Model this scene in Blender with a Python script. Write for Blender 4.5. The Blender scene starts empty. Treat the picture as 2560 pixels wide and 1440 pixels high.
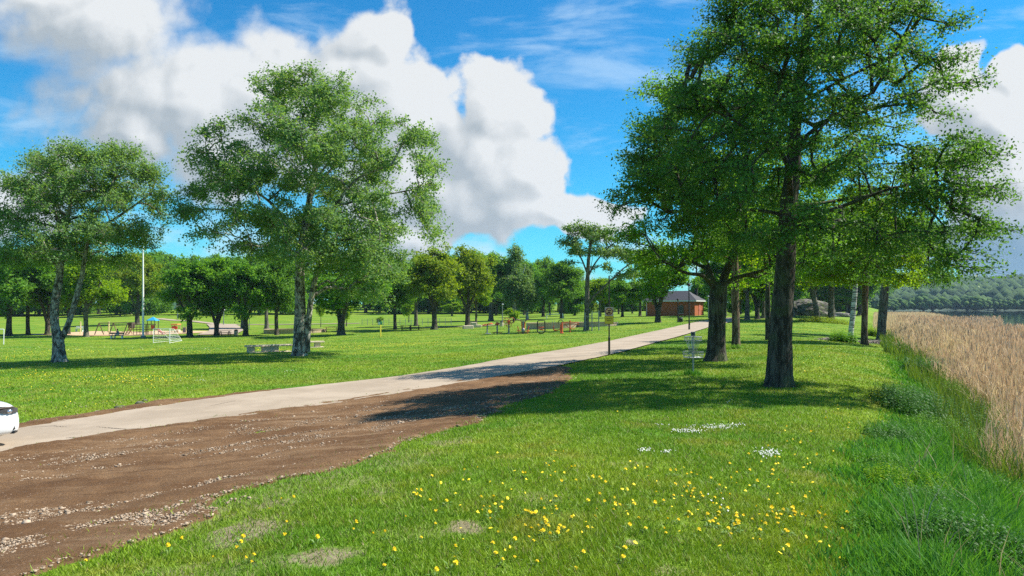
import bpy, bmesh, math, random, os
import numpy as np
from mathutils import Vector, Matrix
random.seed(7)
R = np.random.default_rng(11)
PI = math.pi
CZ = 1.9                       # camera height above the lawn in front of it
FP, HZ = 1850.0, 768.0         # focal length and horizon row, pixels of the photograph
TP = (HZ - 720.0) / FP
PITCH = math.atan(TP)
CP, SP = math.cos(PITCH), math.sin(PITCH)

def ray(px, py):
    x = (px - 1280.0) / FP
    y = -(py - 720.0) / FP
    return np.array([x, CP - y * SP, SP + y * CP])

def at_depth(px, py, Y):
    d = ray(px, py)
    return np.array([d[0], d[1], d[2]]) * (Y / d[1]) + np.array([0, 0, CZ])

# ---------------------------------------------------------------- terrain
CT = [  # pixel column, pixel row, drop of the ground below the eye
 (1280,1440,1.9),(0,1440,2.15),(600,1440,2.0),(2100,1440,1.92),(2560,1440,2.2),(1280,1200,1.92),(640,1300,2.05),(2000,1200,1.95),(1600,1060,2.0),
 (1945,968,2.15),(1733,937,2.2),(1523,888,2.35),(1790,903,2.2),(1500,960,2.2),
 (30,1115,2.9),(0,1135,2.85),(600,1030,2.75),(900,985,2.7),(1200,935,2.55),(300,1250,2.45),
 (148,905,3.2),(748,890,3.0),(670,878,3.05),(1000,890,2.9),(1300,880,2.65),
 (470,838,4.2),(30,838,4.3),(340,843,4.4),(400,857,4.3),(690,838,4.1),(855,838,3.8),(1085,823,3.5),(950,842,3.6),
 (1300,832,2.9),(1465,826,2.7),(1645,805,2.1),(1690,788,1.5),(1720,802,2.0),
 (600,795,2.9),(450,776,1.0),(1000,790,2.5),(1170,815,3.3),(1300,800,2.8),(1390,795,2.5),(100,805,3.6),(100,785,2.4),(-100,785,2.4),(1560,788,1.7),
 (2160,862,2.35),(2040,803,2.0),(2078,795,1.8),(2030,787,1.4),(1918,850,2.2),(1850,800,1.9),(1900,785,1.5),
 (2090,1440,1.92),(2150,1150,2.05),(2260,990,2.3),(2200,905,2.3),(2250,868,2.5),
 (2560,1220,2.9),(2480,1080,3.1),(2340,960,3.1),(2290,880,3.1),(2560,1050,3.6),(2560,900,4.2),(2400,860,4.2),(2250,815,3.6),(2560,815,5.0),(2300,790,4.0),
]
_c = []
for px, py, h in CT:
    d = ray(px, py); t = -h / d[2]
    _c.append((d[0] * t, d[1] * t, CZ - h))
_c = np.array(_c)
def _uv(x, y):
    az = np.clip(np.arctan2(x, np.maximum(y, 1e-6)), -0.85, 0.80)
    az = np.where(y <= 0, np.where(x > 0, 0.80, -0.85), az)
    r = np.clip(np.hypot(x, y), 4.0, 330.0)
    return az * 3.0, np.log(r)
def _phi(d2):
    return 0.5 * d2 * np.log(np.maximum(d2, 1e-12))
_cu, _cv = _uv(_c[:, 0], _c[:, 1])
_n = len(_c)
_K = _phi((_cu[:, None] - _cu[None]) ** 2 + (_cv[:, None] - _cv[None]) ** 2) + np.eye(_n) * 0.02
_P = np.stack([np.ones(_n), _cu, _cv], 1)
_A = np.block([[_K, _P], [_P.T, np.zeros((3, 3))]])
_W = np.linalg.solve(_A, np.concatenate([_c[:, 2], np.zeros(3)]))
def ground_z(x, y):
    x = np.asarray(x, float); y = np.asarray(y, float)
    sh = np.broadcast(x, y).shape
    x = np.broadcast_to(x, sh).ravel(); y = np.broadcast_to(y, sh).ravel()
    u, v = _uv(x, y)
    z = np.zeros(len(x))
    for i in range(0, len(x), 40000):
        s = slice(i, i + 40000)
        k = _phi((u[s, None] - _cu[None]) ** 2 + (v[s, None] - _cv[None]) ** 2)
        z[s] = k @ _W[:_n] + _W[_n] + _W[_n + 1] * u[s] + _W[_n + 2] * v[s]
    z = np.clip(z, -5.2, 2.5)
    r = np.hypot(x, y)
    az = np.arctan2(x, np.maximum(y, 1e-6))
    lake = np.clip((az - 0.44) / 0.05, 0, 1)
    far = (1 - lake) * (CZ + 1.5) + lake * -5.0
    w = np.clip((r - 230) / 140, 0, 1); w = w * w * (3 - 2 * w)
    z = z * (1 - w) + far * w
    return z.reshape(sh)
def gz(x, y):
    return float(ground_z(np.array([x]), np.array([y]))[0])
def hit(px, py, tmax=700.0):
    """the point of the ground that the photograph shows at this pixel"""
    d = ray(px, py)
    t = np.geomspace(3.0, tmax, 1400)
    zz = CZ + d[2] * t - ground_z(d[0] * t, d[1] * t)
    k = np.argmax(zz < 0)
    if zz[k] >= 0: k = len(t) - 1
    a, b = t[k - 1], t[k]
    for _ in range(25):
        m = 0.5 * (a + b)
        if CZ + d[2] * m - gz(d[0] * m, d[1] * m) < 0: b = m
        else: a = m
    return np.array([d[0] * b, d[1] * b, CZ + d[2] * b])

def hits(PX, PY, tmax=420.0):
    """many pixels at once"""
    PX = np.asarray(PX, float); PY = np.asarray(PY, float)
    x = (PX - 1280.0) / FP; y = -(PY - 720.0) / FP
    d = np.stack([x, CP - y * SP, SP + y * CP], 1)
    t = np.geomspace(3.5, tmax, 160)
    zz = CZ + d[:, 2:3] * t - ground_z(d[:, 0:1] * t, d[:, 1:2] * t)
    k = np.where((zz < 0).any(1), np.argmax(zz < 0, axis=1), len(t) - 1); k = np.maximum(k, 1); i = np.arange(len(k))
    z0, z1 = zz[i, k - 1], zz[i, k]
    u = np.clip(z0 / np.where(np.abs(z0 - z1) < 1e-9, 1, z0 - z1), 0, 1)
    tt = t[k - 1] + (t[k] - t[k - 1]) * u
    P = d * tt[:, None]; P[:, 2] = ground_z(P[:, 0], P[:, 1]); return P
# ---------------------------------------------------------------- helpers
SC = bpy.context.scene
COL = SC.collection

def np_mesh(name, V, F, smooth=False):
    """mesh from arrays; F is (n,3) or (n,4)"""
    V = np.ascontiguousarray(V, np.float32); F = np.ascontiguousarray(F, np.int32)
    me = bpy.data.meshes.new(name)
    n, k = F.shape
    me.vertices.add(len(V)); me.vertices.foreach_set('co', V.ravel())
    me.loops.add(n * k); me.loops.foreach_set('vertex_index', F.ravel())
    me.polygons.add(n)
    me.polygons.foreach_set('loop_start', np.arange(0, n * k, k, dtype=np.int32))
    me.polygons.foreach_set('loop_total', np.full(n, k, np.int32))
    if smooth: me.polygons.foreach_set('use_smooth', np.ones(n, bool))
    me.update(calc_edges=True)
    return me

def vec(q): return Vector([float(a) for a in q])

class MB:
    """collects boxes, bars, tubes and polygons into one mesh"""
    def __init__(s): s.v = []; s.f = []; s.m = []; s.cur = 0
    def add(s, vs, fs):
        b = len(s.v); s.v += [tuple(map(float, p)) for p in vs]
        s.f += [tuple(i + b for i in f) for f in fs]; s.m += [s.cur] * len(fs)
        return s
    def box(s, c, d, rz=0, bev=0.0, rx=0, ry=0):
        ctr = vec(c); d = [float(q) for q in d]; hx, hy, hz = d[0] / 2, d[1] / 2, d[2] / 2
        b = min(bev, hx * .9, hy * .9, hz * .9)
        M = Matrix.Rotation(rz, 3, 'Z') @ Matrix.Rotation(ry, 3, 'Y') @ Matrix.Rotation(rx, 3, 'X')
        if b <= 0:
            P = [(x, y, z) for x in (-hx, hx) for y in (-hy, hy) for z in (-hz, hz)]
            F = [(0, 1, 3, 2), (4, 6, 7, 5), (0, 4, 5, 1), (2, 3, 7, 6), (0, 2, 6, 4), (1, 5, 7, 3)]
        else:
            P = []; F = []
            for sx in (-1, 1):
                for sy in (-1, 1):
                    for sz in (-1, 1):
                        P += [(sx * (hx), sy * (hy - b), sz * (hz - b)), (sx * (hx - b), sy * hy, sz * (hz - b)), (sx * (hx - b), sy * (hy - b), sz * hz)]
            I = lambda a, c, e, k: ((a * 2 + c) * 2 + e) * 3 + k
            for a in (0, 1):
                q = [I(a, 0, 0, 0), I(a, 1, 0, 0), I(a, 1, 1, 0), I(a, 0, 1, 0)]; F.append(q if a else q[::-1])
                q = [I(0, a, 0, 1), I(0, a, 1, 1), I(1, a, 1, 1), I(1, a, 0, 1)]; F.append(q if a else q[::-1])
                q = [I(0, 0, a, 2), I(1, 0, a, 2), I(1, 1, a, 2), I(0, 1, a, 2)]; F.append(q if a else q[::-1])
            for a in (0, 1):
                for c in (0, 1):
                    q = [I(a, c, 0, 0), I(a, c, 1, 0), I(a, c, 1, 1), I(a, c, 0, 1)]; F.append(q[::-1] if a != c else q)
                    q = [I(a, 0, c, 0), I(a, 1, c, 0), I(a, 1, c, 2), I(a, 0, c, 2)]; F.append(q[::-1] if a == c else q)
                    q = [I(0, a, c, 1), I(1, a, c, 1), I(1, a, c, 2), I(0, a, c, 2)]; F.append(q if a == c else q[::-1])
                    for e in (0, 1):
                        q = [I(a, c, e, 0), I(a, c, e, 1), I(a, c, e, 2)]; F.append(q if (a + c + e) % 2 else q[::-1])
        c = ctr
        return s.add([tuple(M @ vec(p) + c) for p in P], F)
    def tube(s, pts, r, seg=8, cap=True):
        pts = [vec(p) for p in pts]
        rr = r if hasattr(r, '__len__') else [r] * len(pts)
        V = []; F = []; up = None
        for i, p in enumerate(pts):
            a = pts[max(0, i - 1)]; b = pts[min(len(pts) - 1, i + 1)]
            t = (b - a).normalized()
            if up is None: up = vec((0, 0, 1)) if abs(t.z) < .9 else vec((1, 0, 0))
            n = (up - t * up.dot(t)).normalized(); up = n; bn = t.cross(n)
            for k in range(seg):
                w = 2 * PI * k / seg
                V.append(p + (n * math.cos(w) + bn * math.sin(w)) * rr[i])
        for i in range(len(pts) - 1):
            for k in range(seg):
                F.append((i * seg + k, i * seg + (k + 1) % seg, (i + 1) * seg + (k + 1) % seg, (i + 1) * seg + k))
        if cap:
            F.append(tuple(range(seg))[::-1]); F.append(tuple((len(pts) - 1) * seg + k for k in range(seg)))
        return s.add(V, F)
    def ring(s, c, R_, r, seg=24, ts=6, axis='Z', arc=(0, 2 * PI)):
        pts = []
        full = abs(arc[1] - arc[0] - 2 * PI) < 1e-6
        for k in range(seg + 1):
            w = arc[0] + (arc[1] - arc[0]) * k / seg
            a, b = R_ * math.cos(w), R_ * math.sin(w)
            q = {'Z': (a, b, 0), 'Y': (a, 0, b), 'X': (0, a, b)}[axis]
            pts.append(vec(c) + vec(q))
        return s.tube(pts, r, ts, not full)
    def lathe(s, c, prof, seg=16):
        V = []; F = []
        for (r, z) in prof:
            for k in range(seg):
                w = 2 * PI * k / seg; V.append((c[0] + r * math.cos(w), c[1] + r * math.sin(w), c[2] + z))
        for i in range(len(prof) - 1):
            for k in range(seg):
                F.append((i * seg + k, i * seg + (k + 1) % seg, (i + 1) * seg + (k + 1) % seg, (i + 1) * seg + k))
        F.append(tuple(range(seg))[::-1]); F.append(tuple((len(prof) - 1) * seg + k for k in range(seg)))
        return s.add(V, F)
    def prism(s, poly, y0, y1):
        """polygon in x,z extruded along y"""
        n = len(poly)
        V = [(x, y0, z) for x, z in poly] + [(x, y1, z) for x, z in poly]
        F = [tuple(range(n)), tuple(range(n, 2 * n))[::-1]] + [(i, i + n, (i + 1) % n + n, (i + 1) % n) for i in range(n)]
        return s.add(V, F)
    def ball(s, c, r, seg=10, rings=6):
        rx, ry, rz = r if hasattr(r, '__len__') else (r, r, r)
        prof = []
        V = []; F = []
        for i in range(rings + 1):
            a = -PI / 2 + PI * i / rings
            for k in range(seg):
                w = 2 * PI * k / seg
                V.append((c[0] + rx * math.cos(a) * math.cos(w), c[1] + ry * math.cos(a) * math.sin(w), c[2] + rz * math.sin(a)))
        for i in range(rings):
            for k in range(seg):
                F.append((i * seg + k, i * seg + (k + 1) % seg, (i + 1) * seg + (k + 1) % seg, (i + 1) * seg + k))
        return s.add(V, F)
    def mesh(s, name, mats, smooth=None):
        me = bpy.data.meshes.new(name)
        me.from_pydata(s.v, [], s.f)
        mats = mats if isinstance(mats, (list, tuple)) else [mats]
        for m in mats: me.materials.append(m)
        me.polygons.foreach_set('material_index', s.m)
        me.update()
        bm = bmesh.new(); bm.from_mesh(me)
        bmesh.ops.recalc_face_normals(bm, faces=bm.faces)
        bm.to_mesh(me); bm.free()
        if smooth is not None:
            me.polygons.foreach_set('use_smooth', [True] * len(me.polygons))
            me.set_sharp_from_angle(angle=math.radians(smooth))
        return me

def link(name, me, parent=None):
    o = bpy.data.objects.new(name, me); COL.objects.link(o)
    if parent is not None: o.parent = parent
    return o
def tag(o, label=None, cat=None, group=None, kind=None):
    if label: o['label'] = label
    if cat: o['category'] = cat
    if group: o['group'] = group
    if kind: o['kind'] = kind
    return o
def root(name, label, cat, loc, rz=0, group=None):
    o = link(name, None); o.location = tuple(map(float, loc)); o.rotation_euler = (0, 0, rz)
    o.empty_display_size = 0.1
    return tag(o, label, cat, group)
def part(name, mb, mats, parent, smooth=35):
    return link(name, mb.mesh(name, mats, smooth), parent)
def single(name, label, cat, mb, mats, loc, rz=0, group=None, smooth=35):
    o = link(name, mb.mesh(name, mats, smooth)); o.location = tuple(map(float, loc)); o.rotation_euler = (0, 0, rz)
    return tag(o, label, cat, group)
def copy_tree(o, parent=None):
    c = o.copy(); COL.objects.link(c)
    if parent is not None: c.parent = parent
    for ch in list(o.children): copy_tree(ch, c)
    return c

# ---------------------------------------------------------------- materials
class NT:
    def __init__(s, mt):
        mt.use_nodes = True; s.t = mt.node_tree; s.t.nodes.clear()
    def n(s, typ, **kw):
        nd = s.t.nodes.new(typ)
        ins = kw.pop('ins', {})
        for k, v in kw.items(): setattr(nd, k, v)
        for k, v in ins.items(): s.set(nd.inputs[k], v)
        return nd
    def set(s, sock, v):
        if isinstance(v, bpy.types.NodeSocket): s.t.links.new(v, sock)
        elif isinstance(v, bpy.types.Node): s.t.links.new(v.outputs[0], sock)
        else:
            if sock.type == 'RGBA' and len(v) == 3: v = (*v, 1)
            sock.default_value = v
    def math(s, op, a, b=None, c=None, clamp=False):
        nd = s.n('ShaderNodeMath', operation=op, use_clamp=clamp)
        s.set(nd.inputs[0], a)
        if b is not None: s.set(nd.inputs[1], b)
        if c is not None: s.set(nd.inputs[2], c)
        return nd.outputs[0]
    def vmath(s, op, a, b=None):
        nd = s.n('ShaderNodeVectorMath', operation=op)
        s.set(nd.inputs[0], a)
        if b is not None: s.set(nd.inputs[1], b)
        return nd.outputs[0]
    def mix(s, f, a, b, blend='MIX'):
        nd = s.n('ShaderNodeMix', data_type='RGBA', blend_type=blend)
        s.set(nd.inputs[0], f); s.set(nd.inputs[6], a); s.set(nd.inputs[7], b)
        return nd.outputs[2]
    def noise(s, vec, scale, detail=4, rough=.55, dist=0.0, col=False):
        nd = s.n('ShaderNodeTexNoise', ins={'Scale': scale, 'Detail': detail, 'Roughness': rough, 'Distortion': dist})
        if vec is not None: s.set(nd.inputs['Vector'], vec)
        return nd.outputs['Color' if col else 'Fac']
    def ramp(s, f, a, b, lo=0.0, hi=1.0, smooth=True):
        nd = s.n('ShaderNodeMapRange', interpolation_type='SMOOTHSTEP' if smooth else 'LINEAR', clamp=True)
        s.set(nd.inputs[0], f); s.set(nd.inputs[1], a); s.set(nd.inputs[2], b); s.set(nd.inputs[3], lo); s.set(nd.inputs[4], hi)
        return nd.outputs[0]
    def obj(s): return s.n('ShaderNodeTexCoord').outputs['Object']
    def pos(s): return s.n('ShaderNodeNewGeometry').outputs['Position']
    def isl(s): return s.n('ShaderNodeNewGeometry').outputs['Random Per Island']
    def scale(s, v, k):
        nd = s.n('ShaderNodeMapping'); s.set(nd.inputs['Vector'], v); nd.inputs['Scale'].default_value = k
        return nd.outputs[0]
    def out(s, sh, disp=None):
        o = s.n('ShaderNodeOutputMaterial'); s.set(o.inputs['Surface'], sh)
    def bump(s, h, strength=.3, dist=.02, normal=None):
        nd = s.n('ShaderNodeBump', ins={'Strength': strength, 'Distance': dist, 'Height': h})
        if normal is not None: s.set(nd.inputs['Normal'], normal)
        return nd.outputs[0]
    def bsdf(s, col, rough=.6, metal=0.0, normal=None, spec=.5, coat=0.0):
        nd = s.n('ShaderNodeBsdfPrincipled')
        s.set(nd.inputs['Base Color'], col); s.set(nd.inputs['Roughness'], rough); s.set(nd.inputs['Metallic'], metal)
        s.set(nd.inputs['Specular IOR Level'], spec); s.set(nd.inputs['Coat Weight'], coat)
        if normal is not None: s.set(nd.inputs['Normal'], normal)
        return nd.outputs[0]

_M = {}
def mat(name, c, rough=.6, metal=0.0, var=.25, sc=6.0, bump=.0, coat=0.0, spec=.5, stretch=(1, 1, 1)):
    if name in _M: return _M[name]
    m = bpy.data.materials.new(name); t = NT(m)
    v = t.scale(t.obj(), stretch)
    n = t.noise(v, sc, 6, .6)
    k = t.ramp(n, .25, .75, 1 - var, 1 + var, False)
    kc = t.n('ShaderNodeCombineColor', ins={0: k, 1: k, 2: k})
    col = t.mix(1.0, c, kc.outputs[0], 'MULTIPLY')
    nm = t.bump(t.noise(v, sc * 4, 5), bump, .02) if bump > 0 else None
    t.out(t.bsdf(col, rough, metal, nm, spec, coat))
    _M[name] = m
    return m

def leaf_mat(name, c1, c2, trans=.35, c3=None, rough=.55, spec=.2):
    """leaves: two greens mixed per leaf, part of the light passes through"""
    m = bpy.data.materials.new(name); t = NT(m)
    r = t.isl()
    col = t.mix(r, c1, c2)
    p = t.noise(t.obj(), .8, 3)
    if c3: col = t.mix(t.ramp(p, .42, .62), t.mix(.55, col, c2), t.mix(.55, col, c3))
    d = t.bsdf(col, rough, 0, None, spec)
    tc = t.mix(1.0, col, (1.5, 1.35, .45), 'MULTIPLY')
    tr = t.n('ShaderNodeBsdfTranslucent', ins={'Color': tc}).outputs[0]
    ms = t.n('ShaderNodeMixShader'); t.set(ms.inputs[0], trans); t.set(ms.inputs[1], d); t.set(ms.inputs[2], tr)
    t.out(ms.outputs[0])
    return m

def bark_mat(name, dark, light, sc=9, bal=(.4, .62), bump=.8, moss=0.0, stretch=(1, 1, .22)):
    m = bpy.data.materials.new(name); t = NT(m)
    o = t.obj()
    v = t.scale(o, stretch)
    n = t.noise(v, sc, 8, .65, .6)
    vo = t.n('ShaderNodeTexVoronoi', feature='DISTANCE_TO_EDGE', ins={'Scale': sc * .8})
    t.set(vo.inputs['Vector'], t.vmath('ADD', v, t.n('ShaderNodeVectorMath', operation='SCALE', ins={0: t.noise(v, sc * .7, 3, col=True), 3: .25}).outputs[0]))
    crack = t.ramp(vo.outputs['Distance'], 0.0, .12)
    f = t.ramp(n, bal[0], bal[1])
    col = t.mix(f, dark, light)
    col = t.mix(t.math('MULTIPLY', t.math('SUBTRACT', 1.0, crack), .55), col, tuple(.45 * x for x in dark))
    if moss:
        col = t.mix(t.ramp(t.noise(o, 1.7, 4), .48, .66, 0, moss), col, (.10, .13, .045))
    h = t.math('ADD', t.math('MULTIPLY', crack, .7), n)
    t.out(t.bsdf(col, .9, 0, t.bump(h, bump, .03), .2))
    return m
# ---------------------------------------------------------------- light and sky
SUN_AZ, SUN_EL = math.radians(78), math.radians(50)      # azimuth clockwise from straight ahead
sun_dir = Vector((math.sin(SUN_AZ) * math.cos(SUN_EL), math.cos(SUN_AZ) * math.cos(SUN_EL), math.sin(SUN_EL)))
sl = bpy.data.lights.new('sun', 'SUN'); sl.energy = 5.0; sl.angle = math.radians(.53); sl.color = (1, .94, .84)
so = link('sun', sl); so.rotation_euler = sun_dir.to_track_quat('Z', 'Y').to_euler(); so.location = (40, 10, 40)

W = bpy.data.worlds.new('World'); SC.world = W; W.use_nodes = True
wt = NT(W)
sky = wt.n('ShaderNodeTexSky', sky_type='NISHITA', sun_disc=False, sun_elevation=SUN_EL, sun_rotation=SUN_AZ, air_density=1.0, dust_density=.3, ozone_density=2.5)
hs = wt.n('ShaderNodeHueSaturation', ins={'Saturation': 1.25, 'Value': 1.0, 'Color': sky.outputs[0]})
SKYC = wt.mix(1.0, hs.outputs[0], (.17, .79, .93), 'MULTIPLY')

def px2t(px, py): return ((px - 1280) / FP, (HZ - py) / FP)
CL = [(230,40,260,150),(110,0,200,90),(450,250,360,210),(700,250,260,170),(945,95,95,105),(860,190,170,90),(1010,280,170,150),(1245,280,110,115),(1190,400,180,130),
      (1320,430,100,110),(1080,480,240,120),(1390,530,190,62),(560,400,230,110),(330,330,170,110),(40,520,160,110),(150,420,110,90),(1010,590,130,60),(1500,520,130,50),
      (2430,160,62,75),(2485,290,150,120),(2570,200,70,100),(2540,430,170,160),(2620,600,280,140),(2460,600,160,90)]
g = bpy.data.node_groups.new('cloud_density', 'ShaderNodeTree')
g.interface.new_socket('P', in_out='INPUT', socket_type='NodeSocketVector')
g.interface.new_socket('D', in_out='OUTPUT', socket_type='NodeSocketFloat'); g.interface.new_socket('A', in_out='OUTPUT', socket_type='NodeSocketFloat')
class GT(NT):
    def __init__(s, t): s.t = t
gt = GT(g)
_n3 = NT.noise
def _n2(s, vec, scale, detail=4, rough=.55, dist=0.0, col=False):
    o = _n3(s, vec, scale, detail, rough, dist, col); o.node.noise_dimensions = '2D'; return o
NT.noise = _n2
gi = g.nodes.new('NodeGroupInput'); go = g.nodes.new('NodeGroupOutput')
P = gi.outputs[0]
w1 = gt.noise(P, 5.0, 3, .6, col=True)
wv = gt.vmath('SUBTRACT', w1, (.5, .5, .5))
P2 = gt.vmath('ADD', P, gt.n('ShaderNodeVectorMath', operation='SCALE', ins={0: wv, 3: .085}).outputs[0])
acc = None
for (px, py, rx, ry) in CL:
    cx, cz = px2t(px, py)
    q = gt.vmath('SUBTRACT', P2, (cx, cz, 0))
    q = gt.vmath('MULTIPLY', q, (FP / rx, FP / ry, 0))
    L = gt.n('ShaderNodeVectorMath', operation='LENGTH', ins={0: q}).outputs['Value']
    e = gt.math('SUBTRACT', 1.0, L)
    acc = e if acc is None else gt.math('SMOOTH_MAX', acc, e, .25)
# cauliflower billows
vb = gt.n('ShaderNodeTexVoronoi', feature='F1', voronoi_dimensions='2D', ins={'Vector': P2, 'Scale': 15.0, 'Detail': 1.0, 'Roughness': .5})
bil = gt.math('MULTIPLY', gt.math('SUBTRACT', .40, vb.outputs['Distance']), .42)
fb = gt.math('MULTIPLY', gt.math('SUBTRACT', gt.noise(P, 8.0, 7, .62), .5), .95)
D = gt.math('ADD', gt.math('ADD', acc, bil), gt.math('ADD', fb, .16))
g.links.new(D, go.inputs[0]); g.links.new(acc, go.inputs[1])

dirv = wt.n('ShaderNodeTexCoord').outputs['Generated']
sep = wt.n('ShaderNodeSeparateXYZ', ins={0: dirv})
yy = wt.math('MAXIMUM', wt.math('ABSOLUTE', sep.outputs[1]), .05)
X = wt.math('DIVIDE', sep.outputs[0], yy); Z = wt.math('DIVIDE', sep.outputs[2], yy)
PV = wt.n('ShaderNodeCombineXYZ', ins={0: X, 1: Z, 2: wt.math('MULTIPLY', wt.math('LESS_THAN', sep.outputs[1], 0.0), 3.0)}).outputs[0]
def cloud(p):
    nd = wt.n('ShaderNodeGroup'); nd.node_tree = g; wt.set(nd.inputs[0], p); return nd.outputs
D0, A0 = cloud(PV)
D1, _a = cloud(wt.vmath('ADD', PV, (.013, .012, 0)))
D2, A2 = cloud(wt.vmath('ADD', PV, (.07, .075, 0)))
soft = wt.ramp(X, -.05, -.62, .16, .55)
nd = wt.n('ShaderNodeMapRange', interpolation_type='SMOOTHSTEP', clamp=True)
wt.set(nd.inputs[0], D0); wt.set(nd.inputs[1], wt.math('MULTIPLY', soft, -.35)); wt.set(nd.inputs[2], soft)
alpha = nd.outputs[0]
lit = wt.math('ADD', wt.math('MULTIPLY', wt.math('SUBTRACT', D0, D1), 1.5), wt.math('MULTIPLY', wt.math('SUBTRACT', A0, A2), .75))
rim = wt.ramp(D0, .55, .0, 0, .28)
big = wt.noise(PV, 4.2, 5, .55)
lit = wt.math('ADD', wt.math('ADD', wt.math('ADD', .27, rim), lit), wt.math('MULTIPLY', wt.math('SUBTRACT', big, .5), .8))
ccol = wt.mix(wt.ramp(lit, .0, 1.1, 0, 1, False), (2.5, 2.85, 3.15), (4.65, 4.8, 4.9))
# heavy rain grey low on the right, behind the lake
cx, cz = px2t(2560, 640)
q = wt.vmath('MULTIPLY', wt.vmath('SUBTRACT', PV, (cx, cz, 0)), (FP / 420, FP / 150, 0))
Lg = wt.n('ShaderNodeVectorMath', operation='LENGTH', ins={0: q}).outputs['Value']
ccol = wt.mix(wt.ramp(Lg, 1.0, .25, 0, .8), ccol, (.75, 1.65, 2.6))
# thin high streaks
st = wt.noise(wt.scale(PV, (2.2, 9.0, 1)), 2.0, 6, .6, .25)
thin = wt.ramp(st, .45, .78, 0, .42)
skc = wt.mix(thin, SKYC, (4.2, 5.3, 6.2))
# low milky bank near the horizon
low = wt.math('MULTIPLY', wt.ramp(Z, .16, .02, 0, .9), wt.ramp(wt.noise(wt.scale(PV, (1, 2.4, 1)), 4.5, 6, .6), .46, .66))
skc = wt.mix(low, skc, (4.4, 5.1, 5.9))
fin = wt.mix(alpha, skc, ccol)
bg = wt.n('ShaderNodeBackground', ins={'Color': fin, 'Strength': .095})
wo = wt.n('ShaderNodeOutputWorld'); wt.set(wo.inputs[0], bg.outputs[0])
NT.noise = _n3
W.cycles.sampling_method = 'MANUAL'; W.cycles.sample_map_resolution = 512

# ---------------------------------------------------------------- lawn
PATCH = [(620,1325,115,34,.8),(800,1398,95,30,.8),(700,1256,60,12,.7),(1165,1317,60,20,.8),(1582,1356,32,12,.8),(1120,1105,60,10,.6),(430,1440,60,30,.5),(1690,1430,70,16,.5),(2125,1425,30,30,.5),(950,1225,50,18,.45),(1340,1245,60,16,.4),(1560,1160,70,10,.35),(2000,1180,60,10,.3),(560,1275,150,36,.42),(800,1205,160,32,.38),(1000,1150,130,26,.36),(520,1425,240,36,.30),(1040,1330,120,22,.25)]
PW = []
for px, py, rx, ry, a in PATCH:
    c = hit(px, py); d = math.hypot(c[0], c[1])
    PW.append((c[0], c[1], rx * d / FP, max(.12, abs(hit(px, py - ry)[1] - c[1])), a))

def lawn_color(t):
    p = t.pos()
    p2 = t.vmath('MULTIPLY', p, (1, 1, 0))
    a = t.ramp(t.noise(p2, .16, 3, .6), .36, .66)
    col = t.mix(a, (.092, .208, .012), (.185, .275, .020))
    b = t.ramp(t.noise(t.vmath('ADD', p2, (31, 7, 0)), .75, 5, .62), .50, .72)
    col = t.mix(t.math('MULTIPLY', b, .65), col, (.26, .255, .045))
    b2 = t.ramp(t.noise(t.vmath('ADD', p2, (3, 71, 0)), 1.6, 5, .6), .56, .74)
    col = t.mix(t.math('MULTIPLY', b2, .5), col, (.052, .155, .008))
    sb = t.ramp(t.noise(t.scale(p2, (.05, .24, 1)), 1.0, 4, .6), .50, .68)
    col = t.mix(t.math('MULTIPLY', sb, .55), col, (.21, .245, .030))
    return p2, col
def bare_mask(t, p2):
    acc = None
    n = t.math('MULTIPLY', t.math('SUBTRACT', t.noise(p2, 2.4, 7, .72), .5), 3.0)
    for (x, y, rx, ry, a) in PW:
        q = t.vmath('MULTIPLY', t.vmath('SUBTRACT', p2, (x, y, 0)), (1 / rx, 1 / ry, 0))
        L = t.n('ShaderNodeVectorMath', operation='LENGTH', ins={0: q}).outputs['Value']
        m = t.ramp(t.math('ADD', L, n), 1.15, .55, 0, a)
        acc = m if acc is None else t.math('MAXIMUM', acc, m)
    return acc
gm = bpy.data.materials.new('lawn'); t = NT(gm)
p2, col = lawn_color(t)
fine = t.noise(p2, 22, 6, .7)
fn2 = t.noise(t.scale(p2, (1, .45, 1)), 2.6, 7, .7)
f = t.math('ADD', t.ramp(fine, .25, .75, .62, 1.25, False), t.ramp(fn2, .3, .7, -.22, .22, False))
col = t.mix(1.0, col, t.n('ShaderNodeCombineColor', ins={0: f, 1: f, 2: f}).outputs[0], 'MULTIPLY')
soil = t.mix(t.ramp(t.noise(p2, 9, 6, .7), .3, .7), (.20, .145, .095), (.37, .285, .205))
col = t.mix(bare_mask(t, p2), col, soil)
bh = t.math('ADD', t.noise(p2, 30, 4, .7), t.math('MULTIPLY', fn2, 2.0))
t.out(t.bsdf(col, .95, 0, t.bump(bh, .7, .06), .15))

az = np.unique(np.concatenate([np.linspace(-.86, .90, 430), np.linspace(.90, 2 * PI - .86, 60)]))[:-1]
rr = np.concatenate([[.6], np.geomspace(1.6, 420, 330), np.geomspace(460, 4200, 18)])
A, RR = np.meshgrid(az, rr)
gxx, gyy = RR * np.sin(A), RR * np.cos(A)
gzz = ground_z(gxx, gyy)
na, nr = len(az), len(rr)
V = np.stack([gxx.ravel(), gyy.ravel(), gzz.ravel()], 1)
i, j = np.meshgrid(np.arange(nr - 1), np.arange(na), indexing='ij'); j2 = (j + 1) % na
F = np.stack([i * na + j, (i + 1) * na + j, (i + 1) * na + j2, i * na + j2], -1).reshape(-1, 4)
me = np_mesh('ground', V, F[:, ::-1], True)
bm = bmesh.new(); bm.from_mesh(me); bm.verts.ensure_lookup_table()
bm.faces.new([bm.verts[k] for k in range(na)])
bmesh.ops.recalc_face_normals(bm, faces=bm.faces)
if sum(f.normal.z for f in bm.faces) < 0: bmesh.ops.reverse_faces(bm, faces=bm.faces)
bm.to_mesh(me); bm.free()
me.materials.append(gm)
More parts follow.
